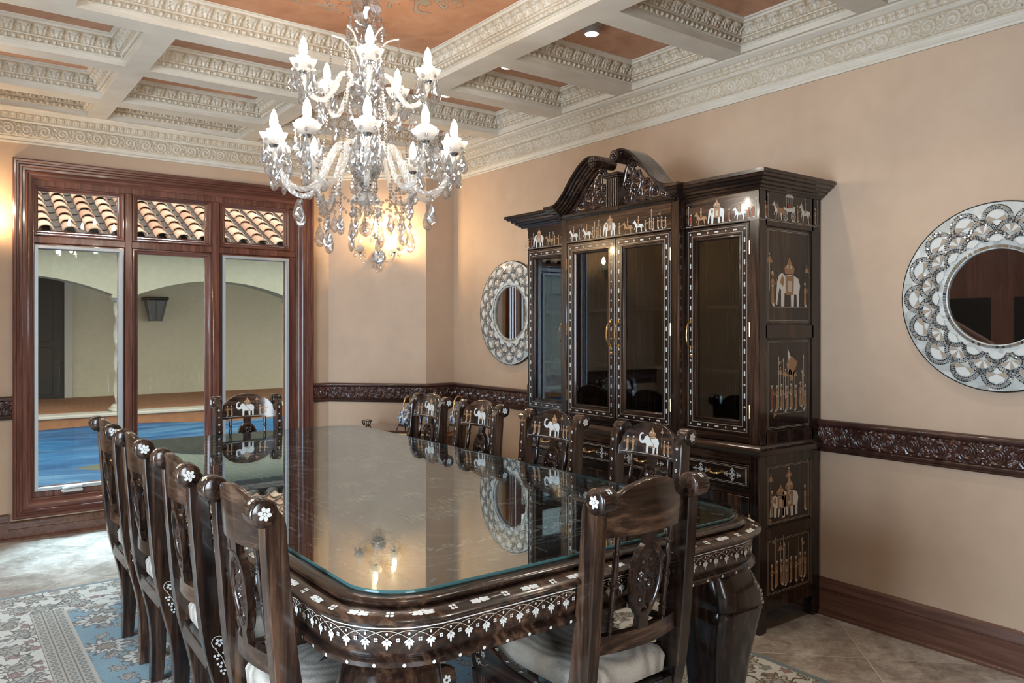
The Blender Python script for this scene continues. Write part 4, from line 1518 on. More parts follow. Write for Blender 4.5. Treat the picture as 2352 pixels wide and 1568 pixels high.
for k, ((x, y), a, lb) in enumerate(spots):
    c = chair0 if k == 0 else copy_tree(chair0)
    c.location = (x, y, .0105); c.rotation_euler = (0, 0, radians(a))
    tag(c, lb, 'chair', CHAIRS)

# ================================================================ DISPLAY CABINET (faces the table; local x runs along the wall, local y out of it)
cab = empty('display_cabinet', 'tall dark inlaid breakfront display cabinet with glass doors and swan-neck pediment', 'cabinet', (3.526, 3.05, 0), radians(90))
HW, CW, D0, D1 = .882, .425, .486, .536
bays = [(-HW, -CW, D0), (-CW, 0, D1), (0, CW, D1), (CW, HW, D0)]
mb = MB()
foot = [(-HW, 0), (-HW, D0), (-CW, D0), (-CW, D1), (CW, D1), (CW, D0), (HW, D0), (HW, 0)]
IN = [(-HW + .012, .005), (-HW + .012, D0 - .03), (-CW, D0 - .03), (-CW, D1 - .03), (CW, D1 - .03), (CW, D0 - .03), (HW - .012, D0 - .03), (HW - .012, .005)]
mb.prism(IN, XYZ, .10, .815)
mb.build('lower_carcass', WZ, cab)
for x in (-HW, HW):
    for y0 in (0, D0 - .055):
        mb = MB(); mb.box((x - .0 if x < 0 else x - .052, y0, 0), (x + .052 if x < 0 else x, y0 + .055, .822), 0, .003)
        mb.build('corner_post', WZ, cab)
for x in (-CW, CW):
    mb = MB(); mb.box((x - .024, D0 - .02, 0), (x + .024, D1, .822), 0, .003); mb.build('corner_post', WZ, cab)
# rails of the lower front
for x0, x1, y in bays:
    if x0 == 0: continue
    X1 = CW if x0 == -CW else x1
    for za, zb_, e in ((.775, .82, .004), (.625, .660, .006), (.10, .150, .006)):
        mb = MB(); mb.box((x0 + .02, y - .03, za), (X1 - .02, y - e, zb_)); mb.build('front_rail', WX, cab)
# scalloped aprons
def apron_poly(a, b, z0, z1, n=7):
    pts = [(a, z1), (b, z1), (b, z0)]
    for k in range(n * 4 + 1):
        t = k / (n * 4); x = b + (a - b) * t
        pts.append((x, z0 + .018 + .028 * sin(pi * t) - .008 * abs(sin(n * pi * t))))
    pts.append((a, z0)); return pts
mb = MB(); mb.prism(apron_poly(.06, D0 - .06, .075, .16), lambda a, b, h: (-HW + .006 + h, a, b), 0, .02); mb.build('apron', WY, cab)
mb = MB(); mb.prism(apron_poly(.06, D0 - .06, .075, .16), lambda a, b, h: (HW - .006 - h, a, b), 0, .02); mb.build('apron', WY, cab)
for x0, x1, y in ((-HW + .05, -CW - .02, D0), (-CW + .02, CW - .02, D1), (CW + .02, HW - .05, D0)):
    mb = MB(); mb.prism(apron_poly(x0, x1, .075, .15), lambda a, b, h: (a, y - .008 - h, b), 0, .02); mb.build('apron', WX, cab)


def frame_lines(x0, z0, x1, z1, ds=(.0, .006), wd=.0014, m=2):
    it = []
    for d in ds:
        p = rect(x0 + d, z0 + d, x1 - d, z1 - d); p.append(p[0]); it += line(p, wd, m)
    return it


def snow(x, z, s):
    it = petals(x, z, .016 * s, 4, 0, 0) + petals(x, z, .010 * s, 4)
    for a in (0, pi / 2, pi, 1.5 * pi):
        c_, s_ = cos(a), sin(a); L = (.045 if a % pi < .1 else .026) * s
        it += line([(x + c_ * .012 * s, z + s_ * .012 * s), (x + c_ * L, z + s_ * L)], .0022, 0)
        it += petals(x + c_ * L, z + s_ * L, .007 * s, 4, 0, 0)
        for d in (-1, 1):
            px, pz = x + c_ * L * .6, z + s_ * L * .6
            q = [(px + (-s_ * d) * .012 * s * t + c_ * .008 * s * sin(t * 3), pz + (c_ * d) * .012 * s * t + s_ * .008 * s * sin(t * 3)) for t in np.linspace(0, 1.1, 6)]
            it += line(q, .002, 0)
    return it


def bail(mb, p, L, vertical, out=.028):
    """brass bail handle centred on p (local x, y, z)"""
    x, y, z = p
    pts = []
    for t in np.linspace(0, pi, 13):
        s = -cos(t) * L / 2; o = out * sin(t) ** .6
        pts.append((x, y + o, z + s) if vertical else (x + s, y + o, z - .008 * sin(t)))
    mb.tube(pts, [.0035 + .0012 * cos(3 * t) ** 2 for t in np.linspace(0, pi, 13)], 8)
    for s in (-1, 1):
        c = (x, y + .003, z + s * L / 2) if vertical else (x + s * L / 2, y + .003, z)
        mb.lathe([(.001, .006), (.008, .005), (.010, 0), (.001, -.002)], 12, c, 0, 'Y')
        mb.ball((c[0], c[1], c[2] + (s * .012 if vertical else 0)), .0045)


for bi, (x0, x1, y) in enumerate(bays):
    xa, xb = x0 + (.056 if bi == 0 else .028 if bi in (1, 3) else .006), x1 - (.056 if bi == 3 else .028 if bi in (0, 2) else .006)
    xc, wd = (xa + xb) / 2, xb - xa
    mb = MB(); mb.box((xa, y - .03, .664), (xb, y, .771), 0, .003)
    dr = mb.build('drawer', WPX, cab)
    fy = lambda u, v, l: (u, y + l, v)
    mb = MB(); lay(mb, frame_lines(xa + .012, .676, xb - .012, .759) + snow(xc - wd * .25, .717, .95) + snow(xc + wd * .25, .717, .95), fy)
    mb.build('pearl_inlay', INL, dr, recalc=False)
    mb = MB(); bail(mb, (xc, y, .722), .075, False); mb.build('handle', BRASS, dr)
    # lower door with a sunk panel
    mb = MB()
    O = rect(xa, .154, xb, .622); I = rect(xa + .06, .214, xb - .06, .562)
    rings = [[(a[0] + (b[0] - a[0]) * t, y + h, a[1] + (b[1] - a[1]) * t) for t, h in ((0, -.03), (0, -.002), (.03, 0), (.82, 0), (.88, -.008), (1, -.012))] for a, b in zip(O, I)]
    mb.loft(rings, 0, closed=False, loop=True, cap=False)
    mb.box((xa + .055, y - .03, .209), (xb - .055, y - .012, .567))
    dd = mb.build('door', WZ, cab)
    mb = MB(); lay(mb, frame_lines(xa + .075, .229, xb - .075, .547), lambda u, v, l: (u, y - .012 + l, v)); mb.build('line_inlay', INL, dd, recalc=False)
    for z in (.24, .52):
        hx = xb + .004 if bi in (2, 0) and bi != 0 else (xa - .004)
        if bi == 0: hx = xa - .004
        mb = MB(); mb.lathe([(.001, -.028), (.0045, -.026), (.0045, .026), (.001, .028)], 8, (hx, y + .001, z)); mb.build('hinge', BRASS, dd)
# waist moulding
mb = MB()
WM = [(-.03, .815), (.004, .815), (.010, .820), (.012, .828), (.018, .836), (.022, .846), (.020, .856), (.012, .864), (.002, .868), (-.03, .872)]
sweep(mb, foot, False, WM, XYZ)
mb.prism([(x * .99, y_ * .985) for x, y_ in foot], XYZ, .83, .868)
mb.build('waist_moulding', WX, cab, angle=25)
# inlaid side panels
for sx in (-1, 1):
    fs2 = lambda a, b, h: (sx * (HW - h), a, b)
    for k, (z0, z1) in enumerate(((1.42, 1.885), (.92, 1.362), (.478, .775), (.150, .432))):
        y0, y1 = .058, D0 - .06
        mb = MB()
        O = rect(y0 - .004, z0 - .004, y1 + .004, z1 + .004); I = rect(y0 + .012, z0 + .012, y1 - .012, z1 - .012)
        rings = [[fs2(a[0] + (b[0] - a[0]) * t, a[1] + (b[1] - a[1]) * t, h) for t, h in ((0, .004), (.4, .012), (1, .010))] for a, b in zip(O, I)]
        mb.loft(rings, 0, closed=False, loop=True, cap=False)
        mb.add([fs2(a, b, .010) for a, b in I], [(0, 1, 2, 3)])
        pn = mb.build('side_panel', WZ, cab)
        mb = MB(); L = y1 - y0 - .05; yc = (y0 + y1) / 2
        it = frame_lines(y0 + .016, z0 + .016, y1 - .016, z1 - .016)
        fp = lambda u, v, l: (sx * (HW - .010 + l), u, v)
        if k == 0:
            zb = z0 + .085
            it += line([(y0 + .03, zb), (y1 - .03, zb)], .0014, 2) + tf(elephant(), .155, .185, yc, zb + .004, True)
            it += tf(person(1, True), .12, .165, y1 - .055, zb + .004, False) + tf(person(1, True), .10, .12, y0 + .05, zb + .004)
            it += tf(umbrella(1.5), .14, .15, y1 - .03, zb) + tf(umbrella(1.55), .10, .12, y0 + .035, zb)
        else:
            zb = z0 + (.085 if k == 1 else .030)
            if k == 1: it += line([(y0 + .05, zb), (y1 - .06, zb)], .0014, 2)
            r_ = random.Random(k + 3)
            if k == 2:
                it += tf(elephant(), .12, .12, yc + .07, zb + .012, True) + tf(elephant(), .13, .15, yc, zb + .004, True)
                it += tf(umbrella(1.35), .14, .155, yc, zb)
            n = (8, 8, 5, 8)[k]
            for q in range(n):
                yy = y0 + .05 + (y1 - y0 - .10) * q / (n - 1)
                if k == 2 and abs(yy - yc) < .09: continue
                zz = zb + r_.uniform(0, .022)
                it += tf(person(r_.choice((1, 1, 1, 3)), r_.random() < .5, r_.choice((0, 1.45, 1.9)), r_.random() < .3), .10, .125, yy, zz, r_.random() < .5)
                if r_.random() < .35: it += tf(umbrella(1.45), .11, .125, yy + .01, zz)
            if k == 1:
                it += line([(yc + .01, zb), (yc + .01, z1 - .05)], .003, 2) + [([(yc + .01, z1 - .05), (yc - .02, z1 - .10), (yc + .01, z1 - .12)], 0)]
                it += [([(yc - .03, zb + .15), (yc - .01, zb + .15), (yc + .02, zb + .23), (yc - .02, zb + .27), (yc - .07, zb + .24)], 1)]
        lay(mb, it, fp)
        mb.build('figure_inlay', INL, pn, recalc=False)
# side frames (stiles and rails) lower and upper
for sx in (-1, 1):
    mb = MB(); X0, X1 = sx * HW, sx * (HW - .02)
    for z0, z1 in ((.772, .822), (.430, .480), (.10, .152)): mb.box((X0, .05, z0), (X1, D0 - .05, z1))
    for z0, z1 in ((1.882, 2.05), (1.36, 1.422), (.868, .922)): mb.box((X0, .05, z0), (X1, D0 - .05, z1))
    mb.box((X0, 0, .868), (X1, .06, 2.05))
    mb.box((X0 * .985, .05, .10), (X1 * .985, D0 - .05, 2.04))
    sf = mb.build('side_frame', WZ, cab)
    mb = MB()
    fp = lambda u, v, l: (sx * (HW + l), u, v)
    it = line([(.0, 1.905), (D0, 1.905)], .0016, 2) + line([(.0, 1.911), (D0, 1.911)], .0012, 2)
    it += tf(carriage(), .085, .11, .25, 1.915) + tf(horse(0, False), .07, .09, .345, 1.915, True) + tf(horse(1, False), .065, .085, .325, 1.917, True)
    it += tf(horse(0), .075, .10, .125, 1.915, True)
    for yy, l_ in ((.44, 1.3), (.185, 0), (.035, 1.4)): it += tf(person(1, True, l_), .075, .08, yy, 1.915)
    lay(mb, it, fp); mb.build('figure_inlay', INL, sf, recalc=False)
# upper carcass: back, floor, top, dividers, shelves
mb = MB()
mb.box((-HW + .02, 0, .868), (HW - .02, .015, 2.05)); mb.box((-HW + .02, 0, .868), (HW - .02, D0 - .02, .885)); mb.box((-CW, D0 - .03, .868), (CW, D1 - .02, .885))
mb.box((-HW + .02, 0, 2.03), (HW - .02, D0 - .02, 2.05)); mb.box((-CW, D0 - .03, 2.03), (CW, D1 - .02, 2.05))
for x in (-CW, CW): mb.box((x - .012, 0, .88), (x + .012, D0, 2.04))
mb.build('upper_carcass', WZ, cab)
for z in (1.19, 1.50):
    for x0, x1 in ((-HW + .022, -CW - .014), (-CW + .014, CW - .014), (CW + .014, HW - .022)):
        mb = MB(); mb.box((x0, .015, z), (x1, D0 - .06, z + .018), 0, .003); mb.build('shelf', WX, cab)
for sx in (-1, 1):
    mb = MB(); mb.box((sx * HW, D0 - .062, .868), (sx * (HW - .052), D0, 2.045), 0, .003); mb.build('corner_post', WZ, cab)
for x in (-CW, CW):
    mb = MB(); mb.box((x - .026, D0 - .03, .868), (x + .026, D1, 2.05), 0, .003); mb.build('corner_post', WZ, cab)
for bi, (x0, x1, y) in enumerate(bays):
    a0, a1 = x0 + (.05 if bi == 0 else .027 if bi == 1 or bi == 3 else 0), x1 - (.05 if bi == 3 else .027 if bi in (0, 2) else 0)
    # frieze board over the doors (one per side bay, one across the centre)
    if bi != 2:
        b1 = CW - .027 if bi == 1 else a1
        if bi == 0: a0f = -HW
        mb = MB(); mb.box((a0, y - .025, 1.902), (b1, y - .0006, 2.05))
        fr = mb.build('frieze', WX, cab)
        mb = MB(); mb.box((a0, y - .025, .872), (b1, y - .006, .905)); mb.build('bottom_rail', WX, cab)
        mb = MB(); fy = lambda u, v, l: (u, y + l, v)
        L0, L1 = (a0 if bi != 0 else -HW), (b1 if bi != 3 else HW)
        it = line([(L0, 1.908), (L1, 1.908)], .0016, 2)
        it += tf(procession(L1 - L0 - .02, .125, 11 + bi * 3), 1, 1, (L0 + L1) / 2, 1.912, True)
        lay(mb, it, fy); mb.build('figure_inlay', INL, fr, recalc=False)
    z0, z1 = .907, 1.898
    a0 += .002; a1 -= .002
    fw = .066
    mb = MB()
    O = rect(a0, z0, a1, z1); I = rect(a0 + fw, z0 + fw, a1 - fw, z1 - fw)
    rings = []
    for (ax, az), (bx, bz), (sx, sz) in zip(O, I, ((1, 1), (-1, 1), (-1, -1), (1, -1))):
        rings.append([(ax + sx * o, y + h, az + sz * o) for o, h in ((0, -.024), (0, -.002), (.003, 0), (.050, 0), (.053, -.006), (.060, -.004), (.066, -.012), (.066, -.024))])
    mb.loft(rings, 0, closed=False, loop=True, cap=False)
    for si in range(4):
        for j in range(7): mb.m[si * 7 + j] = (si + 1) % 2
    dd = mb.build('glass_door', [WZ, WX], cab, angle=30)
    mb = MB(); mb.box((a0 + fw - .004, y - .019, z0 + fw - .004), (a1 - fw + .004, y - .015, z1 - fw + .004)); mb.build('pane', DOORG, dd)
    mb = MB(); fy = lambda u, v, l: (u, y + l, v)
    it = frame_lines(a0 + .014, z0 + .014, a1 - .014, z1 - .014, (0, .026))
    nz_ = 18
    for xx in (a0 + .028, a1 - .028):
        for k in range(nz_ + 1):
            zz = z0 + .028 + (z1 - z0 - .056) * k / nz_
            if k % 2 == 0: it += petals(xx, zz, .0052, 4, 0, 0)
            else: it += sprig(xx, zz, .030, pi / 2)
    nx_ = 6
    for zz in (z0 + .028, z1 - .028):
        for k in range(1, nx_):
            xx = a0 + .028 + (a1 - a0 - .056) * k / nx_
            if k % 2 == 0: it += petals(xx, zz, .0052, 4, 0, 0)
            else: it += sprig(xx, zz, .030, 0)
    lay(mb, it, fy); mb.build('pearl_inlay', INL, dd, recalc=False)
    hx = a1 - .03 if bi in (0, 1) else a0 + .03
    mb = MB(); bail(mb, (hx, y, 1.375), .125, True, .034); mb.build('handle', BRASS, dd)
    hz = a0 - .001 if bi in (0, 1) else a1 + .001
    for z in (1.02, 1.40, 1.78):
        mb = MB(); mb.lathe([(.001, -.034), (.004, -.032), (.004, .032), (.001, .034)], 8, (hz, y + .002, z)); mb.build('hinge', BRASS, dd)
    if bi in (0, 2):
        mb = MB(); mb.lathe([(.001, .008), (.006, .008), (.009, .004), (.011, 0), (.001, -.001)], 12, (hx, y, 1.27), 0, 'Y'); mb.build('lock', BRASS, dd)
# cornice
CPR = [(-.02, 2.040), (.006, 2.040), (.010, 2.048), (.020, 2.050), (.024, 2.058), (.036, 2.062), (.040, 2.072), (.052, 2.076), (.058, 2.086), (.072, 2.090), (.078, 2.100), (.086, 2.102), (.086, 2.118), (-.02, 2.118)]
for sx in (-1, 1):
    mb = MB()
    pth = [(-HW, 0), (-HW, D0), (-CW, D0), (-CW, D1), (-CW + .001, D1)]
    if sx > 0: pth = [(-x, y_) for x, y_ in pth][::-1]
    sweep(mb, pth, False, CPR, XYZ, closeprof=True)
    mb.box((sx * HW, 0, 2.05), (sx * CW, D0, 2.112))
    mb.build('cornice', WX, cab, angle=28)
mb = MB()
mb.box((-CW, .2, 2.05), (CW, D1 - .01, 2.085))
mb.loft([[(x, D1 + o, z) for o, z in ((-.02, 2.040), (.006, 2.040), (.010, 2.048), (.018, 2.052), (.020, 2.064), (.010, 2.070), (-.02, 2.072))] for x in (-CW - .006, CW + .006)])
mb.build('pediment_base', WX, cab, angle=28)


def cr_spline(pts, n=8):
    out = []
    P = [np.array(p, float) for p in pts]
    P = [2 * P[0] - P[1]] + P + [2 * P[-1] - P[-2]]
    for i in range(1, len(P) - 2):
        for k in range(n):
            t = k / n
            out.append(tuple(.5 * (2 * P[i] + (P[i + 1] - P[i - 1]) * t + (2 * P[i - 1] - 5 * P[i] + 4 * P[i + 1] - P[i + 2]) * t * t + (3 * P[i] - P[i - 1] - 3 * P[i + 1] + P[i + 2]) * t ** 3)))
    out.append(tuple(P[-2])); return out


for sx in (-1, 1):
    outer = cr_spline([(.505, 2.118), (.455, 2.119), (.405, 2.130), (.345, 2.178), (.28, 2.250), (.21, 2.312), (.15, 2.344), (.110, 2.350), (.080, 2.346)], 6)
    inner = cr_spline([(.452, 2.044), (.428, 2.058), (.385, 2.086), (.325, 2.136), (.262, 2.204), (.200, 2.262), (.150, 2.296), (.122, 2.304), (.100, 2.306)], 6)
    ycs = [(0, .49), (0, .545), (.12, .550), (.16, .562), (.32, .566), (.36, .580), (.52, .584), (.56, .598), (.72, .602), (.78, .618), (1, .622), (1, .49)]
    rings = [[(sx * (i_[0] + (o_[0] - i_[0]) * t), y_, i_[1] + (o_[1] - i_[1]) * t) for t, y_ in ycs] for i_, o_ in zip(inner, outer)]
    mb = MB(); mb.loft(rings)
    mb.lathe([(.001, .47), (.032, .47), (.034, .48), (.034, .618), (.031, .628), (.001, .630)], 24, (sx * .083, 0, 2.316), 0, 'Y')
    sw = mb.build('swan_neck', WX, cab, angle=28)
    mb = MB()
    for k in range(8):
        a = 2 * pi * k / 8; mb.ball((sx * .083 + .016 * cos(a), .629, 2.316 + .016 * sin(a)), .008, 8, 5)
    mb.ball((sx * .083, .631, 2.316), .008); mb.build('rosette', WC, sw)
    # pierced scrollwork
    mb = MB()
    for x, z, r, d, a0 in ((.118, 2.262, .024, 1, 0), (.088, 2.180, .034, -1, 1), (.158, 2.215, .040, 1, 2), (.092, 2.108, .032, 1, 3), (.160, 2.118, .036, -1, .5), (.222, 2.168, .034, 1, 2), (.232, 2.095, .024, -1, 4), (.285, 2.118, .028, 1, 1), (.342, 2.092, .020, 1, 2), (.128, 2.150, .018, 1, 0), (.195, 2.085, .014, 1, 0)):
        n = 22
        mb.tube([(sx * (x + r * (1 - .85 * k / n) * cos(d * k * .42 + a0)), .525, z + r * (1 - .85 * k / n) * sin(d * k * .42 + a0)) for k in range(n)], [.0075 * (1 - .35 * k / n) for k in range(n)], 8, flat=1.6)
        mb.ball((sx * x, .528, z), .010, 8, 5)
    for pts in ([(.055, 2.06), (.10, 2.075), (.18, 2.068), (.30, 2.064), (.39, 2.058)], [(.05, 2.180), (.062, 2.205), (.074, 2.250), (.098, 2.288), (.135, 2.290)], [(.06, 2.07), (.11, 2.15), (.12, 2.26)], [(.12, 2.075), (.175, 2.16), (.17, 2.24)], [(.19, 2.07), (.245, 2.12), (.25, 2.17)], [(.135, 2.290), (.20, 2.252), (.27, 2.180), (.33, 2.118), (.41, 2.062)]):
        mb.tube([(sx * a, .525, b) for a, b in cr_spline(pts, 6)], .0075, 8, flat=1.6)
    mb.build('fretwork', WC, cab, angle=60)
mb = MB()
mb.box((-.046, .48, 2.045), (.046, .560, 2.222), 0, .003)
for k in range(5): mb.tube([(-.034 + k * .017, .562, 2.065), (-.034 + k * .017, .562, 2.215)], .0065, 8)
mb.box((-.056, .475, 2.222), (.056, .572, 2.232), 0, .003); mb.box((-.062, .47, 2.232), (.062, .580, 2.246), 0, .004)
mb.build('pedestal', WZ, cab, angle=30)

# ================================================================ ROUND MIRRORS
def capiz():
    m = NT('capiz_shell'); c = m.coord()
    vo = m.n('TexVoronoi'); m.l(c, vo.inputs['Vector']); vo.inputs['Scale'].default_value = 22
    nz = m.noise(c, 30, 4)
    sp = m.n('SeparateColor'); m.l(vo.outputs['Color'], sp.inputs[0])
    f = m.math('ADD', m.math('MULTIPLY', sp.outputs[0], .55), m.math('MULTIPLY', nz, .5))
    m.set(col=m.ramp(f, [(.2, (.36, .36, .33)), (.5, (.52, .53, .50)), (.85, (.68, .68, .64))]), rough=.22, coat=.3)
    m.bump(f, .25, .004)
    return m.mat


CAP = capiz()
MD = plain('dark_mosaic_tile', (.03, .03, .032), .15)
MS = plain('silver_mosaic_tile', (.55, .57, .58), .12, metal=.8)
MG = plain('bronze_mosaic_tile', (.26, .20, .12), .2, metal=.5)
BR = plain('brown_shell_petal', (.34, .27, .20), .3)
WS = plain('white_shell_petal', (.60, .60, .56), .25)
MIRS = 'round shell mosaic mirrors'


def make_mirror():
    """local: disc in the y-z plane, facing -x"""
    root = empty('wall_mirror', '', None)
    R, r = .392, .198
    T = lambda rad, a, h: (-h, rad * cos(a), rad * sin(a))
    mb = MB(); n = 96
    rings = [[T(q, 2 * pi * k / n, h) for k in range(n)] for q, h in ((R - .004, 0), (R, .004), (R, .020), (R - .006, .024), (R * .75, .026), (r + .012, .022), (r, .020), (r, .004))]
    mb.loft(rings, 0, cap=False)
    ti = [[T(q, 2 * pi * k / n, h) for k in range(n)] for q, h in ((R + .001, .002), (R + .003, .012), (R + .001, .0225), (R - .003, .0245))]
    mb.loft(ti, 1, cap=False)
    fr = mb.build('frame', [CAP, DARKM], root, angle=60)
    mb = MB(); mb.lathe([(.0, .010), (r + .002, .010)], 96, (0, 0, 0), 0, 'X')
    for v in mb.v[-1:]: v[:, 0] *= -1
    mb.build('mirror_glass', MIRR, root)
    mb = MB(); rg = random.Random(2)
    hz = .0268

    def quad(p, q, wd, m):
        d = math.hypot(q[0] - p[0], q[1] - p[1]); nx, ny = -(q[1] - p[1]) / d * wd / 2, (q[0] - p[0]) / d * wd / 2
        mb.add([(-hz - rg.uniform(0, .001), y_, z_) for y_, z_ in ((p[0] + nx, p[1] + ny), (p[0] - nx, p[1] - ny), (q[0] - nx, q[1] - ny), (q[0] + nx, q[1] + ny))], [(0, 1, 2, 3)], m)

    N = 16
    for row, (rad, sr, off) in enumerate(((.318, .058, 0), (.266, .054, .5), (.226, .046, 0))):
        for k in range(N):
            a = 2 * pi * (k + off) / N
            cy_, cz_ = rad * cos(a), rad * sin(a)
            spread = (2.25, 1.75, 1.5)[row]
            lift = .0004 * (3 - row)
            # fan of shell petals
            m_ = (WS, BR, WS)
            for j in range(5):
                b0 = a - spread * .8 + 2 * spread * .8 * j / 5; b1 = b0 + 2 * spread * .8 / 5
                q = sr * .62
                mb.add([(-hz - .0006 - lift, cy_, cz_), (-hz - .0006 - lift, cy_ + q * cos(b0), cz_ + q * sin(b0)), (-hz - .0006 - lift, cy_ + q * 1.12 * cos((b0 + b1) / 2), cz_ + q * 1.12 * sin((b0 + b1) / 2)), (-hz - .0006 - lift, cy_ + q * cos(b1), cz_ + q * sin(b1))], [(0, 1, 2, 3)], (3 if j in (0, 2, 4) else 4) if row == 1 else (3 if row == 0 and j in (0, 4) else 4))
            for ring, (q, cols) in enumerate(((sr * .78, (0, 0, 0, 0, 1)), (sr * .91, (1, 1, 2, 1, 0)), (sr * 1.04, (0, 2, 0, 1, 0)))):
                n = int(2 * spread * q / .0082)
                for j in range(n):
                    b0 = a - spread + 2 * spread * j / n; b1 = b0 + 2 * spread / n * .74
                    quad((cy_ + q * cos(b0), cz_ + q * sin(b0)), (cy_ + q * cos(b1), cz_ + q * sin(b1)), .0058, rg.choice(cols))
    n = 110
    for j in range(n):
        b0 = 2 * pi * j / n; b1 = b0 + 2 * pi / n * .85
        quad((.208 * cos(b0), .208 * sin(b0)), (.208 * cos(b1), .208 * sin(b1)), .011, rg.choice((0, 1, 1, 2)) if sin(b0) < .1 else rg.choice((1, 1, 2)))
    mb.build('mosaic', [MD, MS, MG, BR, WS], fr, recalc=False)
    return root


m1 = make_mirror(); m1.location = (XR - .001, 1.365, 1.535)
tag(m1, 'large round shell mosaic mirror on the bare wall beside the cabinet end with inlaid panels', 'mirror', MIRS)
m2 = copy_tree(m1); m2.location = (XR - .001, 4.72, 1.525); m2.rotation_euler = (radians(180), 0, 0)
tag(m2, 'round shell mosaic mirror half hidden behind the cabinet, near the angled corner', 'mirror', MIRS)

# ================================================================ CHANDELIER
CC = (1.463, 2.966)
chan = empty('chandelier', 'two-tier crystal chandelier with lit candle bulbs hanging over the dining table', 'chandelier', (*CC, ZC - .004))
ZO = ZC - .004            # local z = world z - ZO


def zw(z): return z - ZO


mb = MB()
mb.lathe([(.001, zw(2.995)), (.06, zw(2.995)), (.058, zw(2.985)), (.02, zw(2.965)), (.006, zw(2.96))], 24)
mb.tube([(0, 0, zw(2.965)), (0, 0, zw(2.80))], .006, 8)
mb.build('ceiling_canopy', STEEL, chan)
mb = MB(); mb.tube([(0, 0, zw(2.80)), (0, 0, zw(1.965))], .009, 10)
mb.lathe([(.02, zw(2.675)), (.024, zw(2.668)), (.012, zw(2.66))], 16)
mb.lathe([(.012, zw(2.435)), (.050, zw(2.430)), (.052, zw(2.410)), (.020, zw(2.404))], 24)
mb.lathe([(.012, zw(2.115)), (.056, zw(2.108)), (.058, zw(2.085)), (.020, zw(2.076))], 24)
mb.lathe([(.018, zw(2.012)), (.026, zw(2.004)), (.014, zw(1.990)), (.012, zw(1.978)), (.024, zw(1.970)), (.010, zw(1.962))], 20)
mb.build('stem', STEEL, chan)


def cutglass(prof, seg=20):
    """faceted diamond-cut bowl"""
    mb = MB(); rings = []
    for i, (r, z) in enumerate(prof):
        rings.append([(r * cos(2 * pi * (k + .5 * (i % 2)) / seg), r * sin(2 * pi * (k + .5 * (i % 2)) / seg), zw(z)) for k in range(seg)])
    mb.loft(rings, cap=False); return mb


cutglass([(.022, 2.665), (.045, 2.678), (.058, 2.70), (.064, 2.722), (.064, 2.742), (.056, 2.765), (.040, 2.782), (.018, 2.79)]).build('glass_ball', CRYS, chan, angle=5)
cutglass([(.018, 2.66), (.020, 2.645), (.034, 2.625), (.042, 2.60), (.040, 2.575), (.028, 2.545), (.018, 2.515), (.016, 2.48), (.022, 2.455), (.024, 2.437)], 18).build('glass_vase', CRYS, chan, angle=60)
cutglass([(.014, 2.338), (.036, 2.345), (.054, 2.36), (.064, 2.38), (.067, 2.402), (.062, 2.404), (.058, 2.384), (.04, 2.362)]).build('glass_bowl', CRYS, chan, angle=5)
cutglass([(.014, 2.33), (.020, 2.30), (.016, 2.27), (.024, 2.24), (.026, 2.21), (.016, 2.18), (.018, 2.15), (.022, 2.12)], 16).build('glass_column', CRYS, chan, angle=60)
mb = cutglass([(.016, 2.012), (.036, 2.017), (.052, 2.03), (.060, 2.048), (.064, 2.072), (.058, 2.074), (.054, 2.052), (.04, 2.032)])
mb.build('glass_bowl', CRYS, chan, angle=5)
mb = MB()
mb.lathe([(.012, zw(1.972)), (.030, zw(1.968)), (.048, zw(1.957)), (.058, zw(1.940)), (.062, zw(1.928)), (.058, zw(1.929)), (.045, zw(1.950)), (.012, zw(1.962))], 48, flute=(12, .05))
mb.build('glass_dish', FROST, chan)

# crystal shapes shared by every drop and string
def drop_mesh():
    mb = MB(); prof = [(.0006, 0), (.004, -.006), (.009, -.018), (.0125, -.030), (.013, -.037), (.010, -.046), (.004, -.051), (.0006, -.052)]
    rings = []
    for i, (r, z) in enumerate(prof):
        rings.append([(r * cos(2 * pi * (k + .5 * (i % 2)) / 8), r * .55 * sin(2 * pi * (k + .5 * (i % 2)) / 8), z - .016) for k in range(8)])
    mb.loft(rings)
    mb.ball((0, 0, -.006), .0055, 6, 4)
    mb.tube([(0, 0, 0), (0, 0, -.018)], .0007, 4)
    return mb


CHMB = drop_mesh()
drop0 = CHMB.build('pendant', CRYS, chan, angle=5)
DROPM = drop0.data
bpy.data.objects.remove(drop0)


def pendant(parent, x, y, z, s=1.0, rz=0.0):
    o = bpy.data.objects.new('pendant', DROPM); COL.objects.link(o); o.parent = parent
    o.location = (x, y, z); o.scale = (s, s, s); o.rotation_euler = (0, 0, rz)
    return o


def bead(mb, c, r):
    x, y, z = c
    v = [(x, y, z + r), (x, y, z - r)] + [(x + r * cos(pi * k / 3), y + r * sin(pi * k / 3), z) for k in range(6)]
    f = [(0, 2 + k, 2 + (k + 1) % 6) for k in range(6)] + [(1, 2 + (k + 1) % 6, 2 + k) for k in range(6)]
    mb.add(v, f)


def string(mb, pts, r0, gap=2.15, taper=0.0):
    P = [Vector(p) for p in pts]
    L = [0]
    for a, b in zip(P[:-1], P[1:]): L.append(L[-1] + (b - a).length)
    s = r0
    while s < L[-1]:
        x = tuple(np.interp(s, L, [p[k] for p in P]) for k in range(3))
        r = r0 * (1 - taper * abs(s / L[-1] - .5))
        bead(mb, x, r); s += r * gap


def catmull3(pts, n=6):
    return [tuple(p) for p in cr_spline([tuple(q) for q in pts], n)]


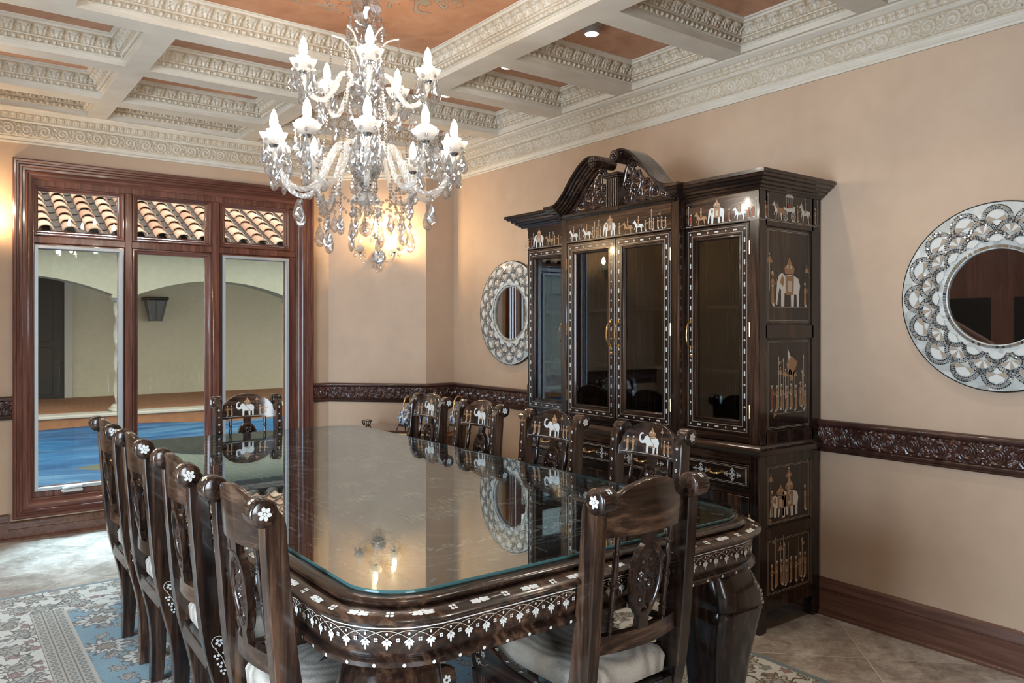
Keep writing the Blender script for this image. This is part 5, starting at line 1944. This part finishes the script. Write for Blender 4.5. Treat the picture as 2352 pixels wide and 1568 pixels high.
def candle(par, x, y, z, lit, s=1.0, bulbmat=None):
    """petal dish, fluted sleeve, collar and flame bulb"""
    mb = MB()
    n = 40; rings = []
    for r, h, am in ((.010, 0, 0), (.024, .003, .02), (.038, .012, .05), (.047, .030, .08), (.051, .044, .11), (.047, .042, .11), (.036, .017, .05), (.012, .006, 0)):
        rings.append([(s * r * (1 + am * cos(5 * t)) * cos(t) + x, s * r * (1 + am * cos(5 * t)) * sin(t) + y, z + s * (h + .16 * am * .05 * cos(5 * t))) for t in np.linspace(0, 2 * pi, n, endpoint=False)])
    mb.loft(rings, cap=False)
    mb.build('petal_dish', FROST, par, angle=60)
    mb = MB()
    mb.lathe([(.012, 0), (.0165, .002), (.0165, .050), (.013, .052)], 24, (x, y, z + s * .006), 0, 'Z', (12, .06))
    rings = []
    for r, h, am in ((.014, .050, 0), (.022, .053, .15), (.026, .058, .25), (.022, .061, .2), (.013, .058, 0)):
        rings.append([(s * r * (1 + am * cos(8 * t)) * cos(t) + x, s * r * (1 + am * cos(8 * t)) * sin(t) + y, z + s * h) for t in np.linspace(0, 2 * pi, 32, endpoint=False)])
    mb.loft(rings, cap=False)
    mb.build('candle_sleeve', FROST, par, angle=60)
    mb = MB()
    mb.lathe([(.007, .058), (.011, .064), (.0155, .076), (.0168, .088), (.0150, .104), (.0100, .122), (.0045, .134), (.0006, .140)], 16, (x, y, z))
    mb.build('bulb', bulbmat if lit else FROST, par, angle=80)
    mb = MB(); mb.lathe([(.009, -.012), (.014, -.008), (.019, 0), (.012, .004)], 16, (x, y, z), 0)
    mb.build('chrome_cup', STEEL, par)


def make_arm(pts, rt):
    root = bpy.data.objects.new('arm', None)
    mb = MB()
    sp = cr_spline([(p[0], 0, zw(p[1])) for p in pts], 7)
    mb.tube(sp, .0095, 10, 0, False, .30, (5, .18))
    o = mb.build('arm', ARMG, chan, angle=70)
    bpy.data.objects.remove(root)
    xe, ze = pts[-1][0], zw(pts[-1][1])
    candle(o, xe, 0, ze + .008, True, 1.0, BULB)
    for k in range(5):
        a = 2 * pi * (k + .5) / 5
        pendant(o, xe + .044 * cos(a), .044 * sin(a), ze + .028, 1.5 + .35 * (k % 2), a)
    lo = min(pts, key=lambda p: p[1])
    pendant(o, lo[0] + .02, 0, zw(lo[1]) - .010, 1.8); pendant(o, xe + .014, .016, ze - .02, 1.7, 1); pendant(o, xe - .016, -.016, ze - .04, 1.6, 2)
    return o


def spread(o, n, a0):
    for k in range(n):
        c = o if k == 0 else copy_tree(o, chan)
        c.rotation_euler = (0, 0, a0 + 2 * pi * k / n)


VIEW = atan2(-CC[1], -CC[0])          # direction from the chandelier toward the viewer's end of the room
low = make_arm([(.052, 2.080), (.058, 2.125), (.085, 2.160), (.125, 2.150), (.165, 2.075), (.205, 1.995), (.260, 1.962), (.320, 1.985), (.362, 2.050), (.375, 2.118)], 0)
spread(low, 10, VIEW + .02)
upp = make_arm([(.046, 2.405), (.052, 2.435), (.075, 2.456), (.108, 2.440), (.140, 2.375), (.180, 2.330), (.225, 2.338), (.256, 2.385), (.262, 2.422)], 1)
spread(upp, 5, VIEW + .06)

# thin top wires with bead chains falling to the lower arms
for k in range(6):
    a = VIEW + .5 + 2 * pi * k / 6
    c, s = cos(a), sin(a)
    mb = MB()
    mb.tube([(x * c, x * s, z) for x, _, z in cr_spline([(.02, 0, zw(2.47)), (.045, 0, zw(2.54)), (.085, 0, zw(2.60)), (.138, 0, zw(2.618))], 6)], .0035, 8, 0, False, .4, (3, .2))
    wr = mb.build('top_wire', ARMG, chan)
    mb = MB()
    string(mb, [(.138 * c, .138 * s, zw(2.612)), (.150 * c, .150 * s, zw(2.35)), (.175 * c, .175 * s, zw(2.08))], .0062, 2.2, .3)
    mb.build('bead_chain', CRYS, wr, recalc=False, angle=5)
    b = a + .35
    mb = MB()
    string(mb, [(.068 * cos(b), .068 * sin(b), zw(2.40)), (.074 * cos(b), .074 * sin(b), zw(2.24)), (.066 * cos(b), .066 * sin(b), zw(2.075))], .0085, 2.15, .5)
    mb.build('bead_chain', CRYS, chan, recalc=False, angle=5)
    b = a + .1
    mb = MB()
    string(mb, [(.060 * cos(b), .060 * sin(b), zw(2.70)), (.062 * cos(b), .062 * sin(b), zw(2.58)), (.055 * cos(b), .055 * sin(b), zw(2.43))], .0065, 2.2)
    mb.build('bead_chain', CRYS, chan, recalc=False, angle=5)
    pendant(chan, .066 * c, .066 * s, zw(2.705), 1.5, a)
    pendant(chan, .062 * cos(b), .062 * sin(b), zw(2.335), 1.3, b)
    pendant(chan, .058 * c, .058 * s, zw(2.150), 1.5, a)
# bead swags between the lower arms, with hanging drops
for k in range(10):
    a = VIEW + .02 + 2 * pi * k / 10; b = a + 2 * pi / 10
    R_ = .215
    mb = MB(); pts = []
    for t in np.linspace(0, 1, 11):
        q = a + (b - a) * t
        rr = R_ - .03 * sin(pi * t)
        pts.append((rr * cos(q), rr * sin(q), zw(1.965) - .062 * sin(pi * t)))
    string(mb, pts, .0088, 2.1)
    mb.build('bead_swag', CRYS, chan, recalc=False, angle=5)
    mb = MB(); q = (a + b) / 2; rr = R_ - .03
    zl = (1.845, 1.862)[k % 2]
    string(mb, [(rr * cos(q), rr * sin(q), zw(1.90)), (rr * cos(q), rr * sin(q), zw(zl))], .0072, 2.15)
    mb.build('bead_chain', CRYS, chan, recalc=False, angle=5)
    pendant(chan, rr * cos(q), rr * sin(q), zw(zl), 1.8, q)
    # inner ring of bead curtains below the bowl
    mb = MB()
    string(mb, [(.13 * cos(q), .13 * sin(q), zw(2.03)), (.125 * cos(q), .125 * sin(q), zw(1.90))], .0065, 2.15)
    mb.build('bead_chain', CRYS, chan, recalc=False, angle=5)
    pendant(chan, .125 * cos(q), .125 * sin(q), zw(1.895), 1.4, q)
for k in range(8):
    a = 2 * pi * k / 8
    pendant(chan, .056 * cos(a), .056 * sin(a), zw(1.932), .95, a)
mb = MB(); string(mb, [(0, 0, zw(1.93)), (0, 0, zw(1.855))], .0075, 2.1)
mb.build('bead_chain', CRYS, chan, recalc=False, angle=5)
mb = MB(); prof = [(.0005, 1.785), (.010, 1.789), (.022, 1.799), (.029, 1.813), (.029, 1.822), (.021, 1.838), (.010, 1.849), (.0005, 1.853)]
rings = [[(r * cos(2 * pi * (k + .5 * (i % 2)) / 12), r * sin(2 * pi * (k + .5 * (i % 2)) / 12), zw(z)) for k in range(12)] for i, (r, z) in enumerate(prof)]
mb.loft(rings); mb.build('crystal_ball', CRYS, chan, angle=5)

# ================================================================ WALL SCONCE on the angled corner
SN = Vector((-1, -1, 0)).normalized()
scn = empty('wall_sconce', 'crystal wall sconce with candle bulbs on the angled corner wall', 'sconce', (2.993, 5.818, 2.0), radians(135))
# local: +y points out of the wall, x along it
mb = MB(); mb.lathe([(.001, .004), (.060, .004), (.058, .014), (.042, .022), (.034, .034), (.018, .048), (.001, .052)], 24, (0, 0, 0), 0, 'Y', (12, .05))
for v in mb.v: pass
mb.build('rosette', CRYS, scn, angle=10)
mb = MB(); mb.lathe([(.001, .003), (.045, .003), (.045, .008), (.001, .009)], 20, (0, 0, 0), 0, 'Y'); mb.build('backplate', STEEL, scn)
for k, (dx, dz, dy, lit) in enumerate(((-.17, .02, .13, True), (.12, .02, .13, False), (-.02, .135, .15, True))):
    mb = MB()
    pts = [(0, .045, 0), (dx * .35, .075, -.035), (dx * .75, dy * .85, -.05), (dx, dy, -.01), (dx, dy, dz)] if k < 2 else [(0, .045, .01), (0, .09, .0), (dx * .6, .13, .04), (dx, dy, .10), (dx, dy, dz)]
    mb.tube(catmull3(pts), .006, 8, 0, False, .35, (4, .2))
    ar = mb.build('arm', ARMG, scn, angle=70)
    candle(ar, dx, dy, dz + .006, lit, 1.0, SBULB)
    for q in range(5): pendant(ar, dx + .044 * cos(q * 1.257), dy + .044 * sin(q * 1.257), dz + .026, .85, q)
mb = MB()
string(mb, [(-.17, .13, .0), (-.10, .11, -.055), (-.03, .08, -.02), (-.02, .15, .10)], .0055, 2.2); string(mb, [(.12, .13, .0), (.07, .11, -.05), (.01, .08, -.02)], .0055, 2.2)
mb.build('bead_swag', CRYS, scn, recalc=False, angle=5)
pendant(scn, 0, .06, -.05, 1.2); pendant(scn, -.03, .05, -.04, .9); pendant(scn, .03, .05, -.04, .9)

sc2 = copy_tree(scn); sc2.location = (.135, YB - .002, 2.0); sc2.rotation_euler = (0, 0, radians(180))
tag(sc2, 'crystal wall sconce on the window wall across the window from the corner', 'sconce')

# ================================================================ RECESSED DOWNLIGHTS
DL = 'recessed downlights in the coffers'
dls = [(2.80, 3.03, 'downlight with a tilted can in the coffer above the cabinet front'), (2.81, 3.79, 'downlight in the coffer just past the one with the tilted can'), (2.82, 4.50, 'downlight in the coffer row farther toward the window, behind the chandelier'),
       (1.46, 4.45, 'downlight in the middle coffer between tray and window'), (.20, 4.45, 'downlight in the coffer above the row of chairs nearest the window'),
       (2.80, 2.25, 'downlight in the coffer above the cabinet end with inlaid panels'), (2.80, 1.48, 'downlight in the coffer in front of the large mirror'),
       (1.97, 1.48, 'downlight in the coffer between tray and entry, on the cabinet side'), (.95, 1.48, 'downlight in the coffer between tray and entry, away from the cabinet')]
for k, (x, y, lb) in enumerate(dls):
    d = empty('downlight', lb, 'downlight', (x, y, ZC), 0, DL)
    mb = MB(); mb.lathe([(.050, 0), (.050, -.004), (.044, -.006), (.040, -.014 if k else -.045), (.036, -.015 if k else -.046), (.036, 0)], 28)
    mb.build('trim_ring', PLAST if k else GREYM, d)
    mb = MB(); mb.lathe([(.0005, -.010 if k else -.043), (.0365, -.010 if k else -.043), (.0365, -.004 if k else -.037), (.0005, -.004 if k else -.037)], 28); mb.build('lens', DOWNL, d)
    ld = bpy.data.lights.new('downlight_beam', 'SPOT'); ld.energy = 15; ld.spot_size = radians(100); ld.spot_blend = .6; ld.color = (1, .88, .72); ld.shadow_soft_size = .03
    lo_ = bpy.data.objects.new('downlight_beam', ld); COL.objects.link(lo_); lo_.parent = d; lo_.location = (0, 0, -.055)

# ================================================================ CORNER CONSOLE AND ITS POTS
CZ = .640
con = empty('corner_console', 'reddish wood console with gold trim standing in the angled corner', 'console', (3.03, 5.285, 0), radians(137))
# local: x along the diagonal wall (+x toward the window), +y out of it
top = [(-.34, -.22), (.46, -.22), (.42, -.10)] + [(.42 - .22 * (1 - cos(t)), -.10 + .30 * sin(t)) for t in np.linspace(.2, 1.57, 8)] + [(-.26, .20)] + [(-.34 + .08 * (1 - sin(t)), .08 + .12 * cos(t)) for t in np.linspace(.1, 1.5, 6)]
GOLD = plain('gilt_trim', (.62, .42, .16), .3, metal=.9)
RED = mat_wood('cherry_wood', 0, (.05, .016, .009), (.12, .042, .022), (.22, .09, .045), .12, .6, .6)
mb = MB(); mb.prism(top, XYZ, CZ - .022, CZ, 0, .004); mb.build('top', RED, con)
mb = MB(); mb.prism(inset(top, .012), XYZ, CZ - .036, CZ - .022); mb.build('gilt_edge', GOLD, con)
mb = MB(); mb.prism(inset(top, .03), XYZ, .14, CZ - .036); mb.build('body', RED, con)
for x, y in ((-.28, -.16), (.36, -.16), (-.25, .12), (.20, .12)):
    mb = MB(); rings = [[(x + a, y + b, z) for a, b in rrect(h, h, .008, 3)] for z, h in ((0, .014), (.05, .016), (.12, .026), (.15, .03))]
    mb.loft(rings); mb.build('leg', RED, con)
mb = MB()
mb.tube(catmull3([(-.33, .10, CZ - .05), (-.34, .12, .54), (-.30, .19, .46), (-.24, .19, .40)]), .008, 8)
mb.build('gilt_mount', GOLD, con)


def blue_white():
    m = NT('blue_and_white_porcelain'); c = m.coord()
    nz = m.noise(c, 34, 3, .6, 1.2); f = m.math('GREATER_THAN', nz, .53)
    m.set(col=m.mix(f, (.58, .66, .72), (.035, .085, .22)), rough=.1, coat=.6)
    return m.mat


PORC = blue_white()
PG = 'blue and white porcelain pots on the corner console'


def make_pot():
    root = empty('porcelain_pot', '', None)
    mb = MB(); mb.lathe([(.001, .030), (.040, .030), (.062, .045), (.074, .075), (.070, .100), (.058, .112), (.062, .118), (.058, .122), (.001, .118)], 32); mb.build('pot_body', PORC, root)
    mb = MB(); mb.lathe([(.060, .122), (.050, .138), (.030, .150), (.010, .155), (.010, .162), (.014, .170), (.008, .178), (.001, .179)], 28); mb.build('lid', PORC, root)
    mb = MB(); pts = catmull3([(-.075, 0, .095), (-.088, 0, .135), (-.070, 0, .215), (-.02, 0, .245), (.05, 0, .245), (.080, 0, .225), (.088, 0, .135), (.075, 0, .095)])
    mb.tube(pts, .0055, 8); mb.build('bail_handle', BRASS, root)
    mb = MB()
    mb.tube([(.066 * cos(t), .066 * sin(t), .030) for t in np.linspace(0, 2 * pi, 20, endpoint=False)], .004, 6, loop=True)
    for t in (.5, 2.07, 3.64, 5.2): mb.tube([(.064 * cos(t), .064 * sin(t), .032), (.080 * cos(t), .080 * sin(t), .0)], .004, 6)
    mb.build('stand', DARKM, root)
    return root


p1 = make_pot(); cz_ = (CZ,)
p1.location = (2.935, 5.245, CZ); p1.rotation_euler = (0, 0, .75)
tag(p1, 'blue and white lidded pot with brass handle at the window end of the corner console', 'pot', PG)
p2 = copy_tree(p1); p2.location = (3.105, 5.130, CZ); p2.rotation_euler = (0, 0, .4)
tag(p2, 'blue and white lidded pot half hidden behind the chair closest to the corner console', 'pot', PG)
p3 = copy_tree(p1); p3.location = (3.262, 5.035, CZ); p3.rotation_euler = (0, 0, .6)
tag(p3, 'pot with a brass handle at the cabinet end of the corner console', 'pot', PG)
bk = empty('wire_basket', 'small dark wire basket at the empty end of the corner console', 'basket', (2.80, 5.655, CZ), .8)
mb = MB()
for z, r in ((.004, .035), (.035, .05)): mb.tube([(r * 1.3 * cos(t), r * .7 * sin(t), z) for t in np.linspace(0, 2 * pi, 16, endpoint=False)], .003, 6, loop=True)
for t in np.linspace(0, 2 * pi, 12, endpoint=False): mb.tube([(.0455 * cos(t), .0245 * sin(t), .004), (.065 * cos(t), .035 * sin(t), .035)], .0018, 5)
mb.build('wire_frame', DARKM, bk)
